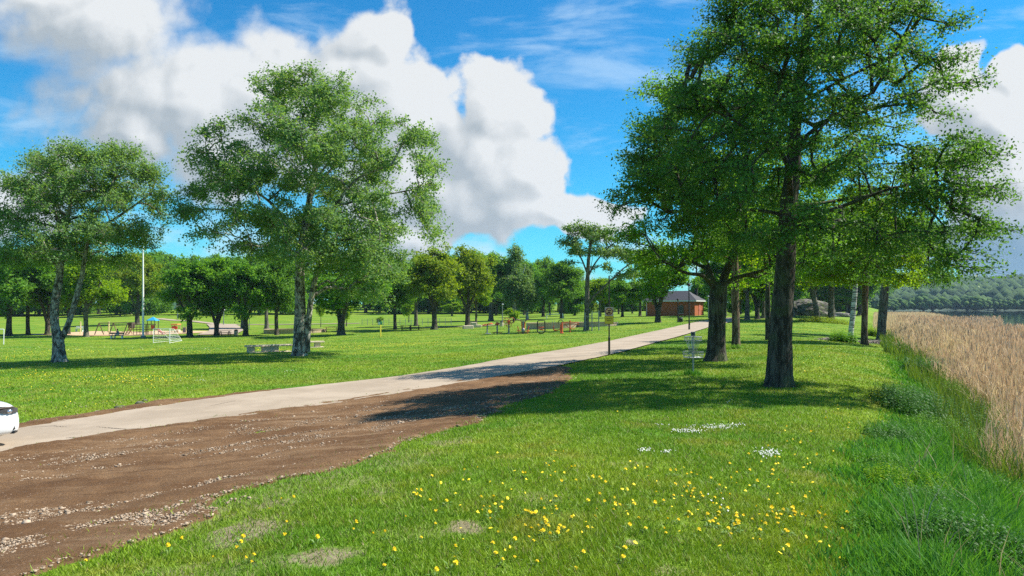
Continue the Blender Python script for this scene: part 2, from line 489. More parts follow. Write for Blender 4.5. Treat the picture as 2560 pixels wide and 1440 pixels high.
tag(link('ground', me), kind='structure')

# ---------------------------------------------------------------- path
UP = [(0,1077),(100,1061),(270,1035),(400,1016),(600,988),(800,964),(1000,942),(1170,916),(1280,895),(1400,877),(1520,855),(1620,833),(1700,815),(1745,805),(1790,798),(1850,793)]
LO = [(0,1135),(200,1105),(400,1075),(600,1047),(800,1018),(950,993),(1060,975),(1150,959),(1250,943),(1340,927),(1420,911),(1500,894),(1560,880),(1640,858),(1700,842),(1745,828),(1790,813),(1850,801)]
def world_line(pl): return np.array([hit(*q)[:2] for q in pl])
def resample(w, n):
    s = np.concatenate([[0], np.cumsum(np.hypot(*np.diff(w, axis=0).T))]); u = np.linspace(0, s[-1], n)
    return np.stack([np.interp(u, s, w[:, 0]), np.interp(u, s, w[:, 1])], 1)
def smooth(w, k):
    for _ in range(k): w[1:-1] = .25 * w[:-2] + .5 * w[1:-1] + .25 * w[2:]
    return w
up = world_line(UP); lo = world_line(LO)
up = np.vstack([up[:1] + (up[:1] - up[2:3]) * 2.2, up]); lo = np.vstack([lo[:1] + (lo[:1] - lo[2:3]) * 1.9, lo])
N = 520
UPW = smooth(resample(up, N), 12); LOW = smooth(resample(lo, N), 12)
jit = lambda n, k: np.convolve(R.normal(0, 1, n + 40), np.ones(k) / k, 'same')[20:-20]
e1 = UPW + (UPW - LOW) / np.linalg.norm(UPW - LOW, axis=1)[:, None] * (jit(N, 3) * .05 + jit(N, 14) * .10)[:, None]
e2 = LOW + (LOW - UPW) / np.linalg.norm(UPW - LOW, axis=1)[:, None] * (jit(N, 3) * .05 + jit(N, 14) * .08)[:, None]
K = 9
S = np.linspace(0, 1, K)
pts = e1[:, None] * (1 - S)[None, :, None] + e2[:, None] * S[None, :, None]
dep = np.hypot(pts[..., 0], pts[..., 1])
pz = ground_z(pts[..., 0], pts[..., 1]) + .022 + .0012 * np.minimum(dep, 60) - np.where((S == 0) | (S == 1), .015, 0)[None]
V = np.concatenate([pts, pz[..., None]], -1).reshape(-1, 3)
i, j = np.meshgrid(np.arange(N - 1), np.arange(K - 1), indexing='ij')
F = np.stack([i * K + j, i * K + j + 1, (i + 1) * K + j + 1, (i + 1) * K + j], -1).reshape(-1, 4)
me = np_mesh('path', V, F, True)
m = bpy.data.materials.new('path_surface'); t = NT(m)
p = t.pos(); p2 = t.vmath('MULTIPLY', p, (1, 1, 0))
col = t.mix(t.ramp(t.noise(p2, .5, 5, .6), .35, .65), (.315, .25, .18), (.405, .328, .243))
col = t.mix(t.ramp(t.noise(p2, 60, 3, .7), .35, .7, 0, .4), col, (.20, .165, .13))
col = t.mix(t.ramp(t.noise(t.vmath('ADD', p2, (9, 4, 0)), 1.3, 6, .65), .55, .72, 0, .45), col, (.42, .33, .24))
col = t.mix(t.ramp(t.noise(t.vmath('ADD', p2, (19, 44, 0)), .9, 6, .7), .60, .75, 0, .35), col, (.24, .20, .16))
t.out(t.bsdf(col, .9, 0, t.bump(t.noise(p2, 45, 5, .7), .35, .02), .25))
me.materials.append(m)
path = tag(link('path', me), kind='structure')
# cracks in the worn surface
mb = MB()
for cr in ([(78,1073),(110,1071),(135,1070),(166,1072)],[(240,1072),(275,1075),(310,1078),(345,1076),(382,1075)],[(166,1100),(196,1099)],[(520,1020),(560,1012),(590,1006)]):
    w = resample(world_line(cr), 30); w += R.normal(0, .012, w.shape)
    for k in range(29):
        a, b = w[k], w[k + 1]; n_ = np.array([-(b - a)[1], (b - a)[0]]); n_ /= max(1e-6, np.linalg.norm(n_)); h = .014 * (1 - abs(k - 14) / 20)
        q = [a + n_ * h, a - n_ * h, b - n_ * h, b + n_ * h]
        mb.add([(x, y, gz(x, y) + .052) for x, y in q], [(0, 1, 2, 3)])
me = mb.mesh('crack', mat('crack_dark', (.05, .04, .03), .95))
tag(link('path_crack', me, path), kind='structure')

# ---------------------------------------------------------------- dug earth along the path
def seg_dist(P, poly):
    """signed distance to a polygon, positive inside"""
    d = np.full(len(P), 1e9); ins = np.zeros(len(P), bool)
    for a, b in zip(poly, np.roll(poly, -1, 0)):
        ab = b - a; tt = np.clip(((P - a) @ ab) / max(1e-12, ab @ ab), 0, 1)
        d = np.minimum(d, np.linalg.norm(P - a - tt[:, None] * ab, axis=1))
        c = (a[1] > P[:, 1]) != (b[1] > P[:, 1])
        with np.errstate(all='ignore'): xi = a[0] + (P[:, 1] - a[1]) / (b[1] - a[1]) * (b[0] - a[0])
        ins ^= c & (P[:, 0] < xi)
    return np.where(ins, d, -d)
def vnoise(x, y, s, seed=0):
    """value noise, 0..1"""
    x = x / s; y = y / s
    xi = np.floor(x).astype(np.int64); yi = np.floor(y).astype(np.int64); fx = x - xi; fy = y - yi
    fx = fx * fx * (3 - 2 * fx); fy = fy * fy * (3 - 2 * fy)
    def h(a, b):
        v = np.sin(a * 127.1 + b * 311.7 + seed * 74.7) * 43758.5453
        return v - np.floor(v)
    return (h(xi, yi) * (1 - fx) + h(xi + 1, yi) * fx) * (1 - fy) + (h(xi, yi + 1) * (1 - fx) + h(xi + 1, yi + 1) * fx) * fy
def fbm(x, y, s, o=4, seed=0):
    a = 0; w = 0
    for k in range(o):
        a = a + vnoise(x, y, s / 2 ** k, seed + k) * .55 ** k; w += .55 ** k
    return a / w
DIRT = [(-420,1215),(0,1128),(200,1096),(400,1066),(600,1038),(800,1010),(950,985),(1060,967),(1150,952),(1250,937),(1330,923),(1425,916),(1410,960),(1340,988),(1270,1012),(1205,1045),(1130,1075),(1010,1098),(945,1135),(900,1160),(700,1200),(600,1232),(520,1262),(470,1305),(400,1335),(340,1375),(250,1402),(130,1436),(-60,1500),(-900,1650)]
DPOLY = world_line(DIRT)
SOIL = [(20,1082),(120,1064),(300,1033),(480,1006),(700,977),(700,973),(480,998),(420,998),(330,1012),(200,1036),(60,1054),(-20,1070)]
SPOLY = world_line(SOIL)
dm = bpy.data.materials.new('earth'); t = NT(dm)
p2 = t.vmath('MULTIPLY', t.pos(), (1, 1, 0))
col = t.mix(t.ramp(t.noise(p2, .55, 5, .6), .35, .65), (.130, .068, .030), (.210, .122, .060))
col = t.mix(t.ramp(t.noise(p2, 7, 6, .7), .45, .72, 0, .6), col, (.110, .058, .027))
col = t.mix(t.ramp(t.noise(t.vmath('ADD', p2, (4, 9, 0)), 16, 5, .7), .56, .70, 0, .65), col, (.33, .245, .18))
mp = t.n('ShaderNodeMapping', ins={'Vector': p2}); mp.inputs['Rotation'].default_value = (0, 0, -math.atan2(*(LOW[200] - LOW[120])[::-1])); mp.inputs['Scale'].default_value = (.16, 1.5, 1)
ru = t.noise(mp.outputs[0], 1.6, 6, .65)
col = t.mix(t.ramp(ru, .50, .68, 0, .55), col, (.30, .20, .115)); col = t.mix(t.ramp(ru, .46, .32, 0, .6), col, (.085, .044, .020))
t.out(t.bsdf(col, .95, 0, t.bump(t.noise(p2, 26, 8, .75), .9, .05), .15))
def earth(name, poly, step, lift):
    x0, y0 = poly.min(0) - .4; x1, y1 = poly.max(0) + .4
    x0 = max(x0, -13.5)
    xs = np.arange(x0, x1, step); ys = np.arange(y0, y1, step)
    GX, GY = np.meshgrid(xs, ys); gx, gy = GX.ravel(), GY.ravel()
    sd = seg_dist(np.stack([gx, gy], 1), poly)
    sd = sd + (fbm(gx, gy, 1.1, 5, 3) - .5) * 1.1 + (fbm(gx, gy, .2, 2, 8) - .5) * .15
    z = ground_z(gx, gy) + np.clip(sd * .35, -.06, lift) + (fbm(gx, gy, .5, 5, 5) - .5) * .075 * np.clip(sd * 4, 0, 1) + (fbm(gx, gy, .09, 2, 15) - .5) * .03 * np.clip(sd * 4, 0, 1)
    pdv = -seg_dist(np.stack([gx, gy], 1), np.vstack([UPW, LOW[::-1]])[::6]); dl = (LOW[200] - LOW[120]) / np.linalg.norm(LOW[200] - LOW[120])
    z = z + (fbm(pdv + 20, (gx * dl[0] + gy * dl[1]) * .09 + 50, .55, 3, 66) - .5) * .10 * np.clip(sd * 2.5, 0, 1)
    keep = (sd > -.15)
    nx, ny = len(xs), len(ys)
    i, j = np.meshgrid(np.arange(ny - 1), np.arange(nx - 1), indexing='ij')
    F = np.stack([i * nx + j, i * nx + j + 1, (i + 1) * nx + j + 1, (i + 1) * nx + j], -1).reshape(-1, 4)
    F = F[keep[F].any(1)]
    u, inv = np.unique(F, return_inverse=True)
    me = np_mesh(name, np.stack([gx, gy, z], 1)[u], inv.reshape(F.shape), True)
    me.materials.append(dm)
    return tag(link(name, me), kind='structure')
earth('bare_earth', DPOLY, .07, .045)
earth('soil_edge', SPOLY, .07, .035)
def earth_sd(x, y):
    P = np.stack([x, y], 1)
    return np.maximum(seg_dist(P, DPOLY) + (fbm(x, y, 1.1, 5, 3) - .5) * 1.1, seg_dist(P, SPOLY) + (fbm(x, y, 1.1, 5, 3) - .5) * 1.1)
PPOLY = np.vstack([UPW, LOW[::-1]])
def path_sd(x, y): return seg_dist(np.stack([x, y], 1), PPOLY[::4])

# ---------------------------------------------------------------- lake and the far shore
LZ = CZ - 3.35
m = bpy.data.materials.new('lake_water'); t = NT(m)
n1 = t.noise(t.scale(t.pos(), (.35, 1.2, 1)), 1.2, 5, .6)
t.out(t.bsdf((.012, .028, .030), .02, 0, t.bump(n1, .02, .15), .5))
a2 = np.linspace(.40, 1.75, 40); r2 = np.geomspace(9, 3200, 40)
A2, R2 = np.meshgrid(a2, r2)
V = np.stack([(R2 * np.sin(A2)).ravel(), (R2 * np.cos(A2)).ravel(), np.full(A2.size, LZ)], 1)
i, j = np.meshgrid(np.arange(39), np.arange(39), indexing='ij')
F = np.stack([i * 40 + j, i * 40 + j + 1, (i + 1) * 40 + j + 1, (i + 1) * 40 + j], -1).reshape(-1, 4)
me = np_mesh('water', V, F[:, ::-1]); me.materials.append(m)
tag(link('water', me), kind='structure')

RIDGE = [(1900,758),(2100,748),(2230,728),(2300,712),(2400,703),(2480,699),(2560,695),(2800,688),(3200,700),(3800,735),(4600,755)]
def hill_z(azv, r):
    px = 1280 + FP * np.tan(azv)
    top = np.interp(px, [q[0] for q in RIDGE], [q[1] for q in RIDGE])
    H = (HZ - top) / FP * 2400 * np.cos(azv) * 1.0
    s = np.clip((r - 1050) / 1350, 0, 1)
    return LZ - 2 + 4 * np.clip((r - 850) / 150, 0, 1) + (H - 2) * (s ** .8) + 14 * (fbm(r * np.sin(azv), r * np.cos(azv), 420, 3, 2) - .5) * s
a3 = np.linspace(.30, 1.2, 150); r3 = np.concatenate([np.linspace(840, 2400, 45), [2600, 3300]])
A3, R3 = np.meshgrid(a3, r3)
Z3 = hill_z(A3, np.minimum(R3, 2400)); Z3[-1] -= 60
V = np.stack([(R3 * np.sin(A3)).ravel(), (R3 * np.cos(A3)).ravel(), Z3.ravel()], 1)
nb = len(a3); i, j = np.meshgrid(np.arange(len(r3) - 1), np.arange(nb - 1), indexing='ij')
F = np.stack([i * nb + j, i * nb + j + 1, (i + 1) * nb + j + 1, (i + 1) * nb + j], -1).reshape(-1, 4)
me = np_mesh('hills', V, F[:, ::-1], True)
hm = mat('hill_floor', (.030, .055, .022), .95, sc=.02)
me.materials.append(hm)
tag(link('hills', me), kind='structure')

def ico():
    bm = bmesh.new(); bmesh.ops.create_icosphere(bm, subdivisions=1, radius=1)
    v = np.array([q.co[:] for q in bm.verts]); f = np.array([[k.index for k in q.verts] for q in bm.faces]); bm.free()
    return v, f
IV, IF = ico()
def clumps(name, C, S, mt, rough=.22, leaf=None):
    """many small crowns as one distant wood"""
    n = len(C)
    v = IV[None] * (1 + R.uniform(-rough, rough, (n, len(IV), 1))) * S[:, None, :] + C[:, None, :]
    f = IF[None] + (np.arange(n) * len(IV))[:, None, None]
    me = np_mesh(name, v.reshape(-1, 3), f.reshape(-1, 3))
    me.materials.append(mt)
    return tag(link(name, me), kind='stuff')
fm = bpy.data.materials.new('far_foliage'); t = NT(fm)
col = t.mix(t.isl(), (.028, .058, .022), (.062, .110, .030))
t.out(t.bsdf(col, .9, 0, None, .1))
n = 9000
ca = R.uniform(.33, .95, n); cr = 1000 + 1420 * R.uniform(0, 1, n) ** .8
s = R.uniform(5, 10, n)
C = np.stack([cr * np.sin(ca), cr * np.cos(ca), hill_z(ca, np.minimum(cr, 2400)) + s * .5], 1)
S = np.stack([s, s, s * R.uniform(.8, 1.7, n)], 1)
clumps('hillside_forest', C, S, fm)
C = []; S = []
for k in range(420):
    a_ = R.uniform(.42, .90); r_ = 860 + R.uniform(0, 130)
    if a_ < .53: r_ = 520 + (a_ - .42) * 3000 + R.uniform(0, 60)
    zb = LZ + .5; hgt = R.uniform(7, 15) * (.75 if a_ < .50 else 1) * (.8 + .5 * vnoise(np.array([a_ * 60]), np.array([0.]), 1)[0])
    for q in range(9):
        u = R.normal(0, 1, 3); u /= np.linalg.norm(u)
        w = hgt * .36
        C.append((r_ * math.sin(a_) + u[0] * w, r_ * math.cos(a_) + u[1] * w, zb + hgt * .52 + u[2] * hgt * .32)); s_ = hgt * R.uniform(.13, .26); S.append((s_ * 1.2, s_ * 1.2, s_))
fm2 = bpy.data.materials.new('shore_foliage'); t = NT(fm2)
col = t.mix(t.isl(), (.030, .075, .020), (.085, .150, .030))
t.out(t.bsdf(col, .9, 0, None, .1))
clumps('far_shore_woods', np.array(C), np.array(S), fm2, .35)

# ---------------------------------------------------------------- air
mb = MB(); mb.box((500, 1300, 69), (4400, 4200, 152))
hz = bpy.data.materials.new('air'); t = NT(hz)
pv = t.n('ShaderNodeVolumePrincipled', ins={'Color': (.55, .78, 1.0), 'Density': .00010, 'Anisotropy': .0})
o_ = t.n('ShaderNodeOutputMaterial'); t.t.links.new(pv.outputs[0], o_.inputs['Volume'])
tag(link('haze', mb.mesh('haze', hz)), kind='stuff')
# ---------------------------------------------------------------- trees
def catmull(P, n):
    P = np.asarray(P, float); Q = np.vstack([2 * P[0] - P[1], P, 2 * P[-1] - P[-2]])
    out = []
    m = len(P) - 1
    for u in np.linspace(0, m - 1e-6, n):
        i = int(u); t = u - i
        a, b, c, d = Q[i], Q[i + 1], Q[i + 2], Q[i + 3]
        out.append(.5 * ((2 * b) + (c - a) * t + (2 * a - 5 * b + 4 * c - d) * t * t + (3 * b - a - 3 * c + d) * t ** 3))
    return np.array(out)

def frusta(P0, P1, r0, r1, sides):
    """tapered limbs, one per edge"""
    d = P1 - P0; L = np.linalg.norm(d, axis=1, keepdims=True); d = d / np.maximum(L, 1e-6)
    ref = np.where(np.abs(d[:, 2:3]) < .9, [[0, 0, 1.]], [[1., 0, 0]])
    n = np.cross(d, ref); n /= np.linalg.norm(n, axis=1, keepdims=True); b = np.cross(d, n)
    w = np.arange(sides) * 2 * PI / sides
    ring = n[:, None] * np.cos(w)[None, :, None] + b[:, None] * np.sin(w)[None, :, None]
    A = P0[:, None] + ring * r0[:, None, None]; B = (P1 + d * r1[:, None] * .4)[:, None] + ring * r1[:, None, None]
    V = np.concatenate([A, B], 1).reshape(-1, 3)
    k = np.arange(sides); k2 = (k + 1) % sides
    f = np.stack([k, k2, k2 + sides, k + sides], 1)
    F = f[None] + (np.arange(len(P0)) * 2 * sides)[:, None, None]
    return V, F.reshape(-1, 4)

def stem_mesh(path, radii, rng, sides=16, step=.18, flare=.5, lump=.05):
    L = np.sum(np.linalg.norm(np.diff(path, axis=0), axis=1)); n = max(8, int(L / step))
    C = catmull(path, n)
    u = np.linspace(0, len(path) - 1, n)
    r = np.interp(u, np.arange(len(path)), radii)
    s = np.linspace(0, L, n)
    ph = rng.uniform(0, 6, 6)
    w = np.arange(sides) * 2 * PI / sides
    d = np.gradient(C, axis=0); d /= np.linalg.norm(d, axis=1, keepdims=True)
    nx = np.cross(d, [[0, 1., 0]]); nx /= np.linalg.norm(nx, axis=1, keepdims=True); ny = np.cross(d, nx)
    lo = 1 + lump * (np.sin(2 * w[None] + s[:, None] * .9 + ph[0]) + .7 * np.sin(3 * w[None] - s[:, None] * 1.7 + ph[1]) + .5 * np.sin(5 * w[None] + 2.3 * s[:, None] + ph[2])) + rng.normal(0, lump * .35, (n, sides))
    fl = flare * np.exp(-s / .28)
    root_ = 1 + fl[:, None] * (1 + .55 * np.sin(5 * w[None] + ph[3]) + .35 * np.sin(3 * w[None] + ph[4])) * .8
    rr = r[:, None] * lo * root_
    V = C[:, None] + nx[:, None] * (np.cos(w)[None] * rr)[..., None] + ny[:, None] * (np.sin(w)[None] * rr)[..., None]
    i, j = np.meshgrid(np.arange(n - 1), np.arange(sides), indexing='ij'); j2 = (j + 1) % sides
    F = np.stack([i * sides + j, i * sides + j2, (i + 1) * sides + j2, (i + 1) * sides + j], -1).reshape(-1, 4)
    return V.reshape(-1, 3), F, C, r

def build_tree(rng, stems, pads, pad_r, twigs, leaves, leaf_len, leaf_w=.62, tipr=.006, minr=.0, droop=.0, flat=.6, sides=5, flare=.5, lump=.05, up=.5, bow=.12, attach_from=.35, trunk_sides=16, bf=.35, pen_k=.9):
    """stems: [(points, radii)], first one is the bole; pads: foliage centres (n,3).
    Limbs run from the stems to the pads, twigs fan out in each pad, leaves sit along the twigs."""
    TV = []; TF = []; base = 0
    NP = []; NR = []; NPar = []; NL = []
    cen = None
    for k, (pth, rad) in enumerate(stems):
        V, F, C, r = stem_mesh(np.asarray(pth, float), rad, rng, trunk_sides if k == 0 else max(8, trunk_sides - 4), .18 if sides > 4 else .4, flare if k == 0 else 0, lump)
        TV.append(V); TF.append(F + base); base += len(V)
        n = len(C); st = int(n * (attach_from if k == 0 else .15))
        if k == 0: bole = C
        for q in range(st, n):
            NP.append(C[q]); NPar.append(-1); NL.append(0.0 + .02 * (q - st))
    pads = np.asarray(pads, float)
    nodes = np.array(NP); par = list(NPar); ln = list(NL)
    d0 = np.min(np.linalg.norm(pads[:, None] - nodes[None], axis=2), axis=1)
    cap = len(nodes) + len(pads) * 9 + 10
    buf = np.zeros((cap, 3)); buf[:len(nodes)] = nodes; cnt = len(nodes)
    lb = np.zeros(cap); lb[:cnt] = ln
    padnode = []
    for i in np.argsort(d0):
        p = pads[i]
        dist = np.linalg.norm(buf[:cnt] - p, axis=1)
        # limbs rise from where they leave, so prefer a joint lower than the pad
        pen = np.maximum(0, buf[:cnt, 2] - p[2] + .15 * dist) * pen_k
        j = int(np.argmin(dist + bf * lb[:cnt] + pen))
        a = buf[j]; D = dist[j]; m = int(np.clip(D / .45, 1, 8)); prev = j
        off = rng.normal(0, .07, 3) * D
        for q in range(1, m + 1):
            u = q / m; b = a * (1 - u) + p * u
            b = b + (off + np.array([0, 0, bow * D])) * math.sin(PI * u) + (rng.normal(0, .05, 3) if q < m else 0)
            buf[cnt] = b; lb[cnt] = lb[prev] + D / m; par.append(prev); prev = cnt; cnt += 1
        padnode.append(prev)
    order = np.argsort(d0)
    npd = len(pads)
    # twigs
    T = twigs
    u = rng.normal(0, 1, (npd, T, 3)); u /= np.linalg.norm(u, axis=2, keepdims=True)
    u *= rng.uniform(.45, 1, (npd, T, 1)) ** .6
    u[..., 2] *= flat
    pr = pad_r * rng.uniform(.75, 1.25, (npd, 1, 1))
    PC = buf[padnode][:, None]
    outw = PC - bole[-1 if len(bole) < 3 else len(bole) * 2 // 3]
    outw = outw / np.maximum(np.linalg.norm(outw, axis=2, keepdims=True), 1e-3)
    tips = PC + u * pr + outw * pr * .25
    tips[..., 2] -= droop * pr[..., 0] * rng.uniform(.2, 1, (npd, T))
    # pipe model for limb thickness
    e = 2.35
    acc = np.zeros(cnt); nb = [0] * cnt
    for k in padnode: acc[k] += T * tipr ** e
    for k in range(cnt - 1, -1, -1):
        if par[k] >= 0: acc[par[k]] += acc[k]
    rad = acc ** (1 / e)
    idx = np.array([k for k in range(cnt) if par[k] >= 0])
    pidx = np.array([par[k] for k in idx])
    r1 = rad[idx]; r0 = np.where(np.array(par)[pidx] >= 0, np.minimum(rad[pidx], r1 * 1.35), r1 * 1.3)
    keep = r1 > minr
    V, F = frusta(buf[pidx][keep], buf[idx][keep], r0[keep], r1[keep], sides)
    TV.append(V); TF.append(F + base); base += len(V)
    if minr < tipr * 1.2:
        A = np.repeat(PC, T, 1).reshape(-1, 3); B = tips.reshape(-1, 3)
        V, F = frusta(A, B, np.full(len(A), tipr * 1.1), np.full(len(A), tipr * .4), 3)
        TV.append(V); TF.append(F + base); base += len(V)
    # leaves
    n = npd * T * leaves
    tt = rng.uniform(.25, 1.12, (npd, T, leaves, 1))
    P = PC[:, :, None] * (1 - tt) + tips[:, :, None] * tt
    P = (P + rng.normal(0, 1, P.shape) * (pr[..., None] * .10 + leaf_len * .3)).reshape(-1, 3)
    O = np.broadcast_to(outw[:, :, None], (npd, T, leaves, 3)).reshape(-1, 3)
    N = rng.normal(0, .62, (n, 3)) + O * .35 + [0, 0, up]; N /= np.linalg.norm(N, axis=1, keepdims=True)
    Ax = np.cross(N, rng.normal(0, 1, (n, 3))); Ax /= np.linalg.norm(Ax, axis=1, keepdims=True)
    Bx = np.cross(N, Ax)
    L = (leaf_len * rng.uniform(.65, 1.3, (n, 1)))
    v0 = P - Ax * L * .5; v2 = P + Ax * L * .5 - N * L * .08
    v1 = P - Ax * L * .08 + Bx * L * leaf_w * .5 + N * L * .07; v3 = P - Ax * L * .08 - Bx * L * leaf_w * .5 + N * L * .07
    LV = np.stack([v0, v1, v2, v3], 1).reshape(-1, 3)
    LF = np.arange(n * 4).reshape(-1, 4)
    return np.vstack(TV), np.vstack(TF), LV, LF

def pads_from(rng, blobs, axis, Wd, Dp, pad_r, dens):
    """foliage centres inside ellipses given as (x, z, rx, rz), spread in depth over a rounded crown"""
    out = []
    zlo = min(b[1] - b[3] for b in blobs); zhi = max(b[1] + b[3] for b in blobs); zc, Hh = (zlo * .6 + zhi * .4), (zhi - (zlo * .6 + zhi * .4)) * 1.04
    for b in blobs:
        x, z, rx, rz = b[:4]; k = b[4] if len(b) > 4 else 1.0
        n = max(2, int(round(dens * k * rx * rz * PI / (pad_r ** 2))))
        for _ in range(n):
            w = rng.uniform(0, 2 * PI); q = math.sqrt(rng.uniform(.0, 1)) * .92
            px, pz = x + rx * q * math.cos(w), z + rz * q * math.sin(w)
            dd = Dp * math.sqrt(max(.03, 1 - ((px - axis) / Wd) ** 2 - (max(0, pz - zc) / Hh) ** 2))
            y = rng.uniform(-1, 1)
            y = math.copysign(abs(y) ** .8, y)
            out.append((px, y * dd, pz))
    P = np.array(out)
    keep = []
    for i in range(len(P)):
        if all(np.sum((P[i] - P[j]) ** 2) > (.36 * pad_r) ** 2 for j in keep[-120:]): keep.append(i)
    return P[keep]

LM = {}
LM['alder'] = leaf_mat('leaf_alder', (0.044, 0.135, 0.028), (0.112, 0.25, 0.052), 0.46, (0.068, 0.182, 0.036))
LM['linden'] = leaf_mat('leaf_linden', (0.062, 0.195, 0.02), (0.15, 0.325, 0.034), 0.54, (0.105, 0.26, 0.024))
LM['birch'] = leaf_mat('leaf_birch', (0.07, 0.19, 0.036), (0.165, 0.315, 0.066), 0.5, (0.11, 0.25, 0.044))
LM['grey_birch'] = leaf_mat('leaf_grey_birch', (0.088, 0.2, 0.058), (0.19, 0.33, 0.112), 0.5, (0.13, 0.262, 0.08))
LM['maple'] = leaf_mat('leaf_maple', (0.105, 0.225, 0.008), (0.205, 0.345, 0.014), 0.56, (0.14, 0.275, 0.01))
LM['oak'] = leaf_mat('leaf_oak', (0.105, 0.195, 0.012), (0.21, 0.3, 0.024), 0.52, (0.155, 0.245, 0.015))
LM['pale'] = leaf_mat('leaf_pale', (0.08, 0.18, 0.055), (0.165, 0.275, 0.09), 0.44, (0.1, 0.22, 0.06))
LM['dark'] = leaf_mat('leaf_dark', (0.06, 0.175, 0.024), (0.135, 0.285, 0.038), 0.52, (0.085, 0.215, 0.026))
BK = {}
BK['dark'] = bark_mat('bark_dark', (.040, .034, .027), (.115, .100, .078), 8, moss=.5)
BK['grey'] = bark_mat('bark_grey', (.075, .066, .052), (.21, .19, .15), 8, moss=.35)
BK['brown'] = bark_mat('bark_brown', (.075, .050, .034), (.24, .17, .115), 6)
BK['birch'] = bark_mat('bark_birch', (.085, .075, .060), (.46, .42, .35), 4.6, (.42, .56), 1.0, stretch=(1, 1, .6))
BK['white'] = bark_mat('bark_white', (.04, .036, .03), (.58, .55, .49), 3.0, (.40, .50), .6, stretch=(.35, .35, 2.2))

def tree_obj(name, label, cat, loc, TV, TF, LV, LF, bark, leaf, group=None):
    r = root(name, label, cat, loc, 0, group)
    tm = np_mesh('trunk', TV, TF, True); tm.materials.append(bark)
    lm = np_mesh('crown', LV, LF); lm.materials.append(leaf)
    link('trunk', tm, r); link('crown', lm, r)
    return r

def hero(name, label, base, stems, blobs, bark, leaf, seed, pad_r, dens, twigs, leaves, leaf_len, Dp=None, group=None, dy=0.0, **kw):
    """a tree drawn from the photograph's outline, rebuilt at its own distance with full depth"""
    rng = np.random.default_rng(seed)
    b = hit(*base); Y = b[1] + dy
    if dy: b = np.array([b[0] * Y / b[1], Y, gz(b[0] * Y / b[1], Y)])
    k = Y / CP / FP
    def tx(px, py): q = at_depth(px, py, Y); return q - b
    ST = []
    for pth in stems:
        pp = []; rd = []
        for q in pth:
            v = tx(q[0], q[1]); v[1] += (q[3] if len(q) > 3 else 0.0)
            pp.append(v); rd.append(q[2] * .5 * k * (1 if not ST else .78))
        if not ST: pp[0] = np.array([0, 0, -.12])
        ST.append((np.array(pp), rd))
    BL = []
    for q in blobs:
        v = tx(q[0], q[1]); BL.append((v[0], v[2], max(q[2] * k * .45, q[2] * k - .5 * pad_r), max(q[3] * k * .45, q[3] * k - .4 * pad_r))); a_ = BL[-1]; BL[-1] = a_ + ((q[4] if len(q) > 4 else 1.0) * q[2] * q[3] * k * k / (a_[2] * a_[3]),)
    xs = np.array([(q[0] - q[2], q[0] + q[2]) for q in BL]); x0, x1 = xs.min(), xs.max()
    Wd = (x1 - x0) / 2 * 1.02
    pads = pads_from(rng, BL, (x0 + x1) / 2, Wd, Dp or Wd * .85, pad_r, dens * 5.2)
    TV, TF, LV, LF = build_tree(rng, ST, pads, pad_r, twigs, leaves, leaf_len, **kw)
    return tree_obj(name, label, 'tree', b, TV, TF, LV, LF, bark, leaf, group)

# the large alder in front on the right
hero('alder_tree', 'largest dark green tree with a thick straight trunk standing on the near lawn', (1945, 968),
     [[(1945,970,66),(1947,930,62),(1951,850,58),(1957,760,53),(1962,680,49),(1966,600,45),(1974,500,40),(1983,420,35),(1986,330,30),(1998,220,25),(2010,110,20),(2025,0,15),(2038,-90,8)],
      [(1976,500,20),(1930,420,17,-1.0),(1860,370,12,-1.2),(1790,330,8,-1.4)],
      [(1972,520,13),(2080,500,11,.5),(2200,480,9,.7),(2330,470,6,.8),(2420,480,4,.8)],
      [(1972,540,13),(1900,520,11,.4),(1800,520,9,.6),(1680,520,6,.6)],
      [(1995,260,11),(2090,210,9,-.4),(2200,160,7,-.5),(2280,140,4,-.5)],
      [(1988,330,12),(1900,260,10,.4),(1800,200,7,.6),(1730,170,4,.6)],
      [(1985,420,18),(2040,330,14,.8),(2120,270,12,.9),(2230,200,7,1.1)],
      [(1968,560,15),(2060,530,12,-.8),(2170,490,9,-1.2),(2290,470,6,-1.3)]],
     [(2040,-15,220,60),(1890,50,150,75),(2160,55,125,70),(1800,105,95,55),(2050,120,240,85),(2255,135,75,36),
      (1770,195,90,60),(1950,220,190,80),(2190,215,130,45),(1720,290,95,70),(1880,330,160,80),(2090,310,150,55),(2250,285,120,36),
      (1640,370,60,60),(1790,420,170,80),(1990,440,130,70,.8),(2180,410,150,48,1.1),(2340,400,65,45,.8),
      (1610,470,80,50),(1750,520,150,60),(1960,570,130,70,.7),(2190,520,180,55,1.1),(2270,440,120,42,.9),(2290,545,110,40,.9),(2160,600,120,32,.7),(2365,495,75,38,.8),
      (1555,500,38,22,.7),(2290,590,140,42,1.0),(2405,562,50,24,.7),(2250,655,110,38,.6),(2350,680,62,26,.55),(2060,640,130,45,.4),(1860,610,110,50,.45)],
     BK['dark'], LM['alder'], 3, .62, .62, 13, 19, .080, flat=.40, bow=.05, droop=.15, lump=.045, flare=.62, up=.55, Dp=3.9, pen_k=.08)

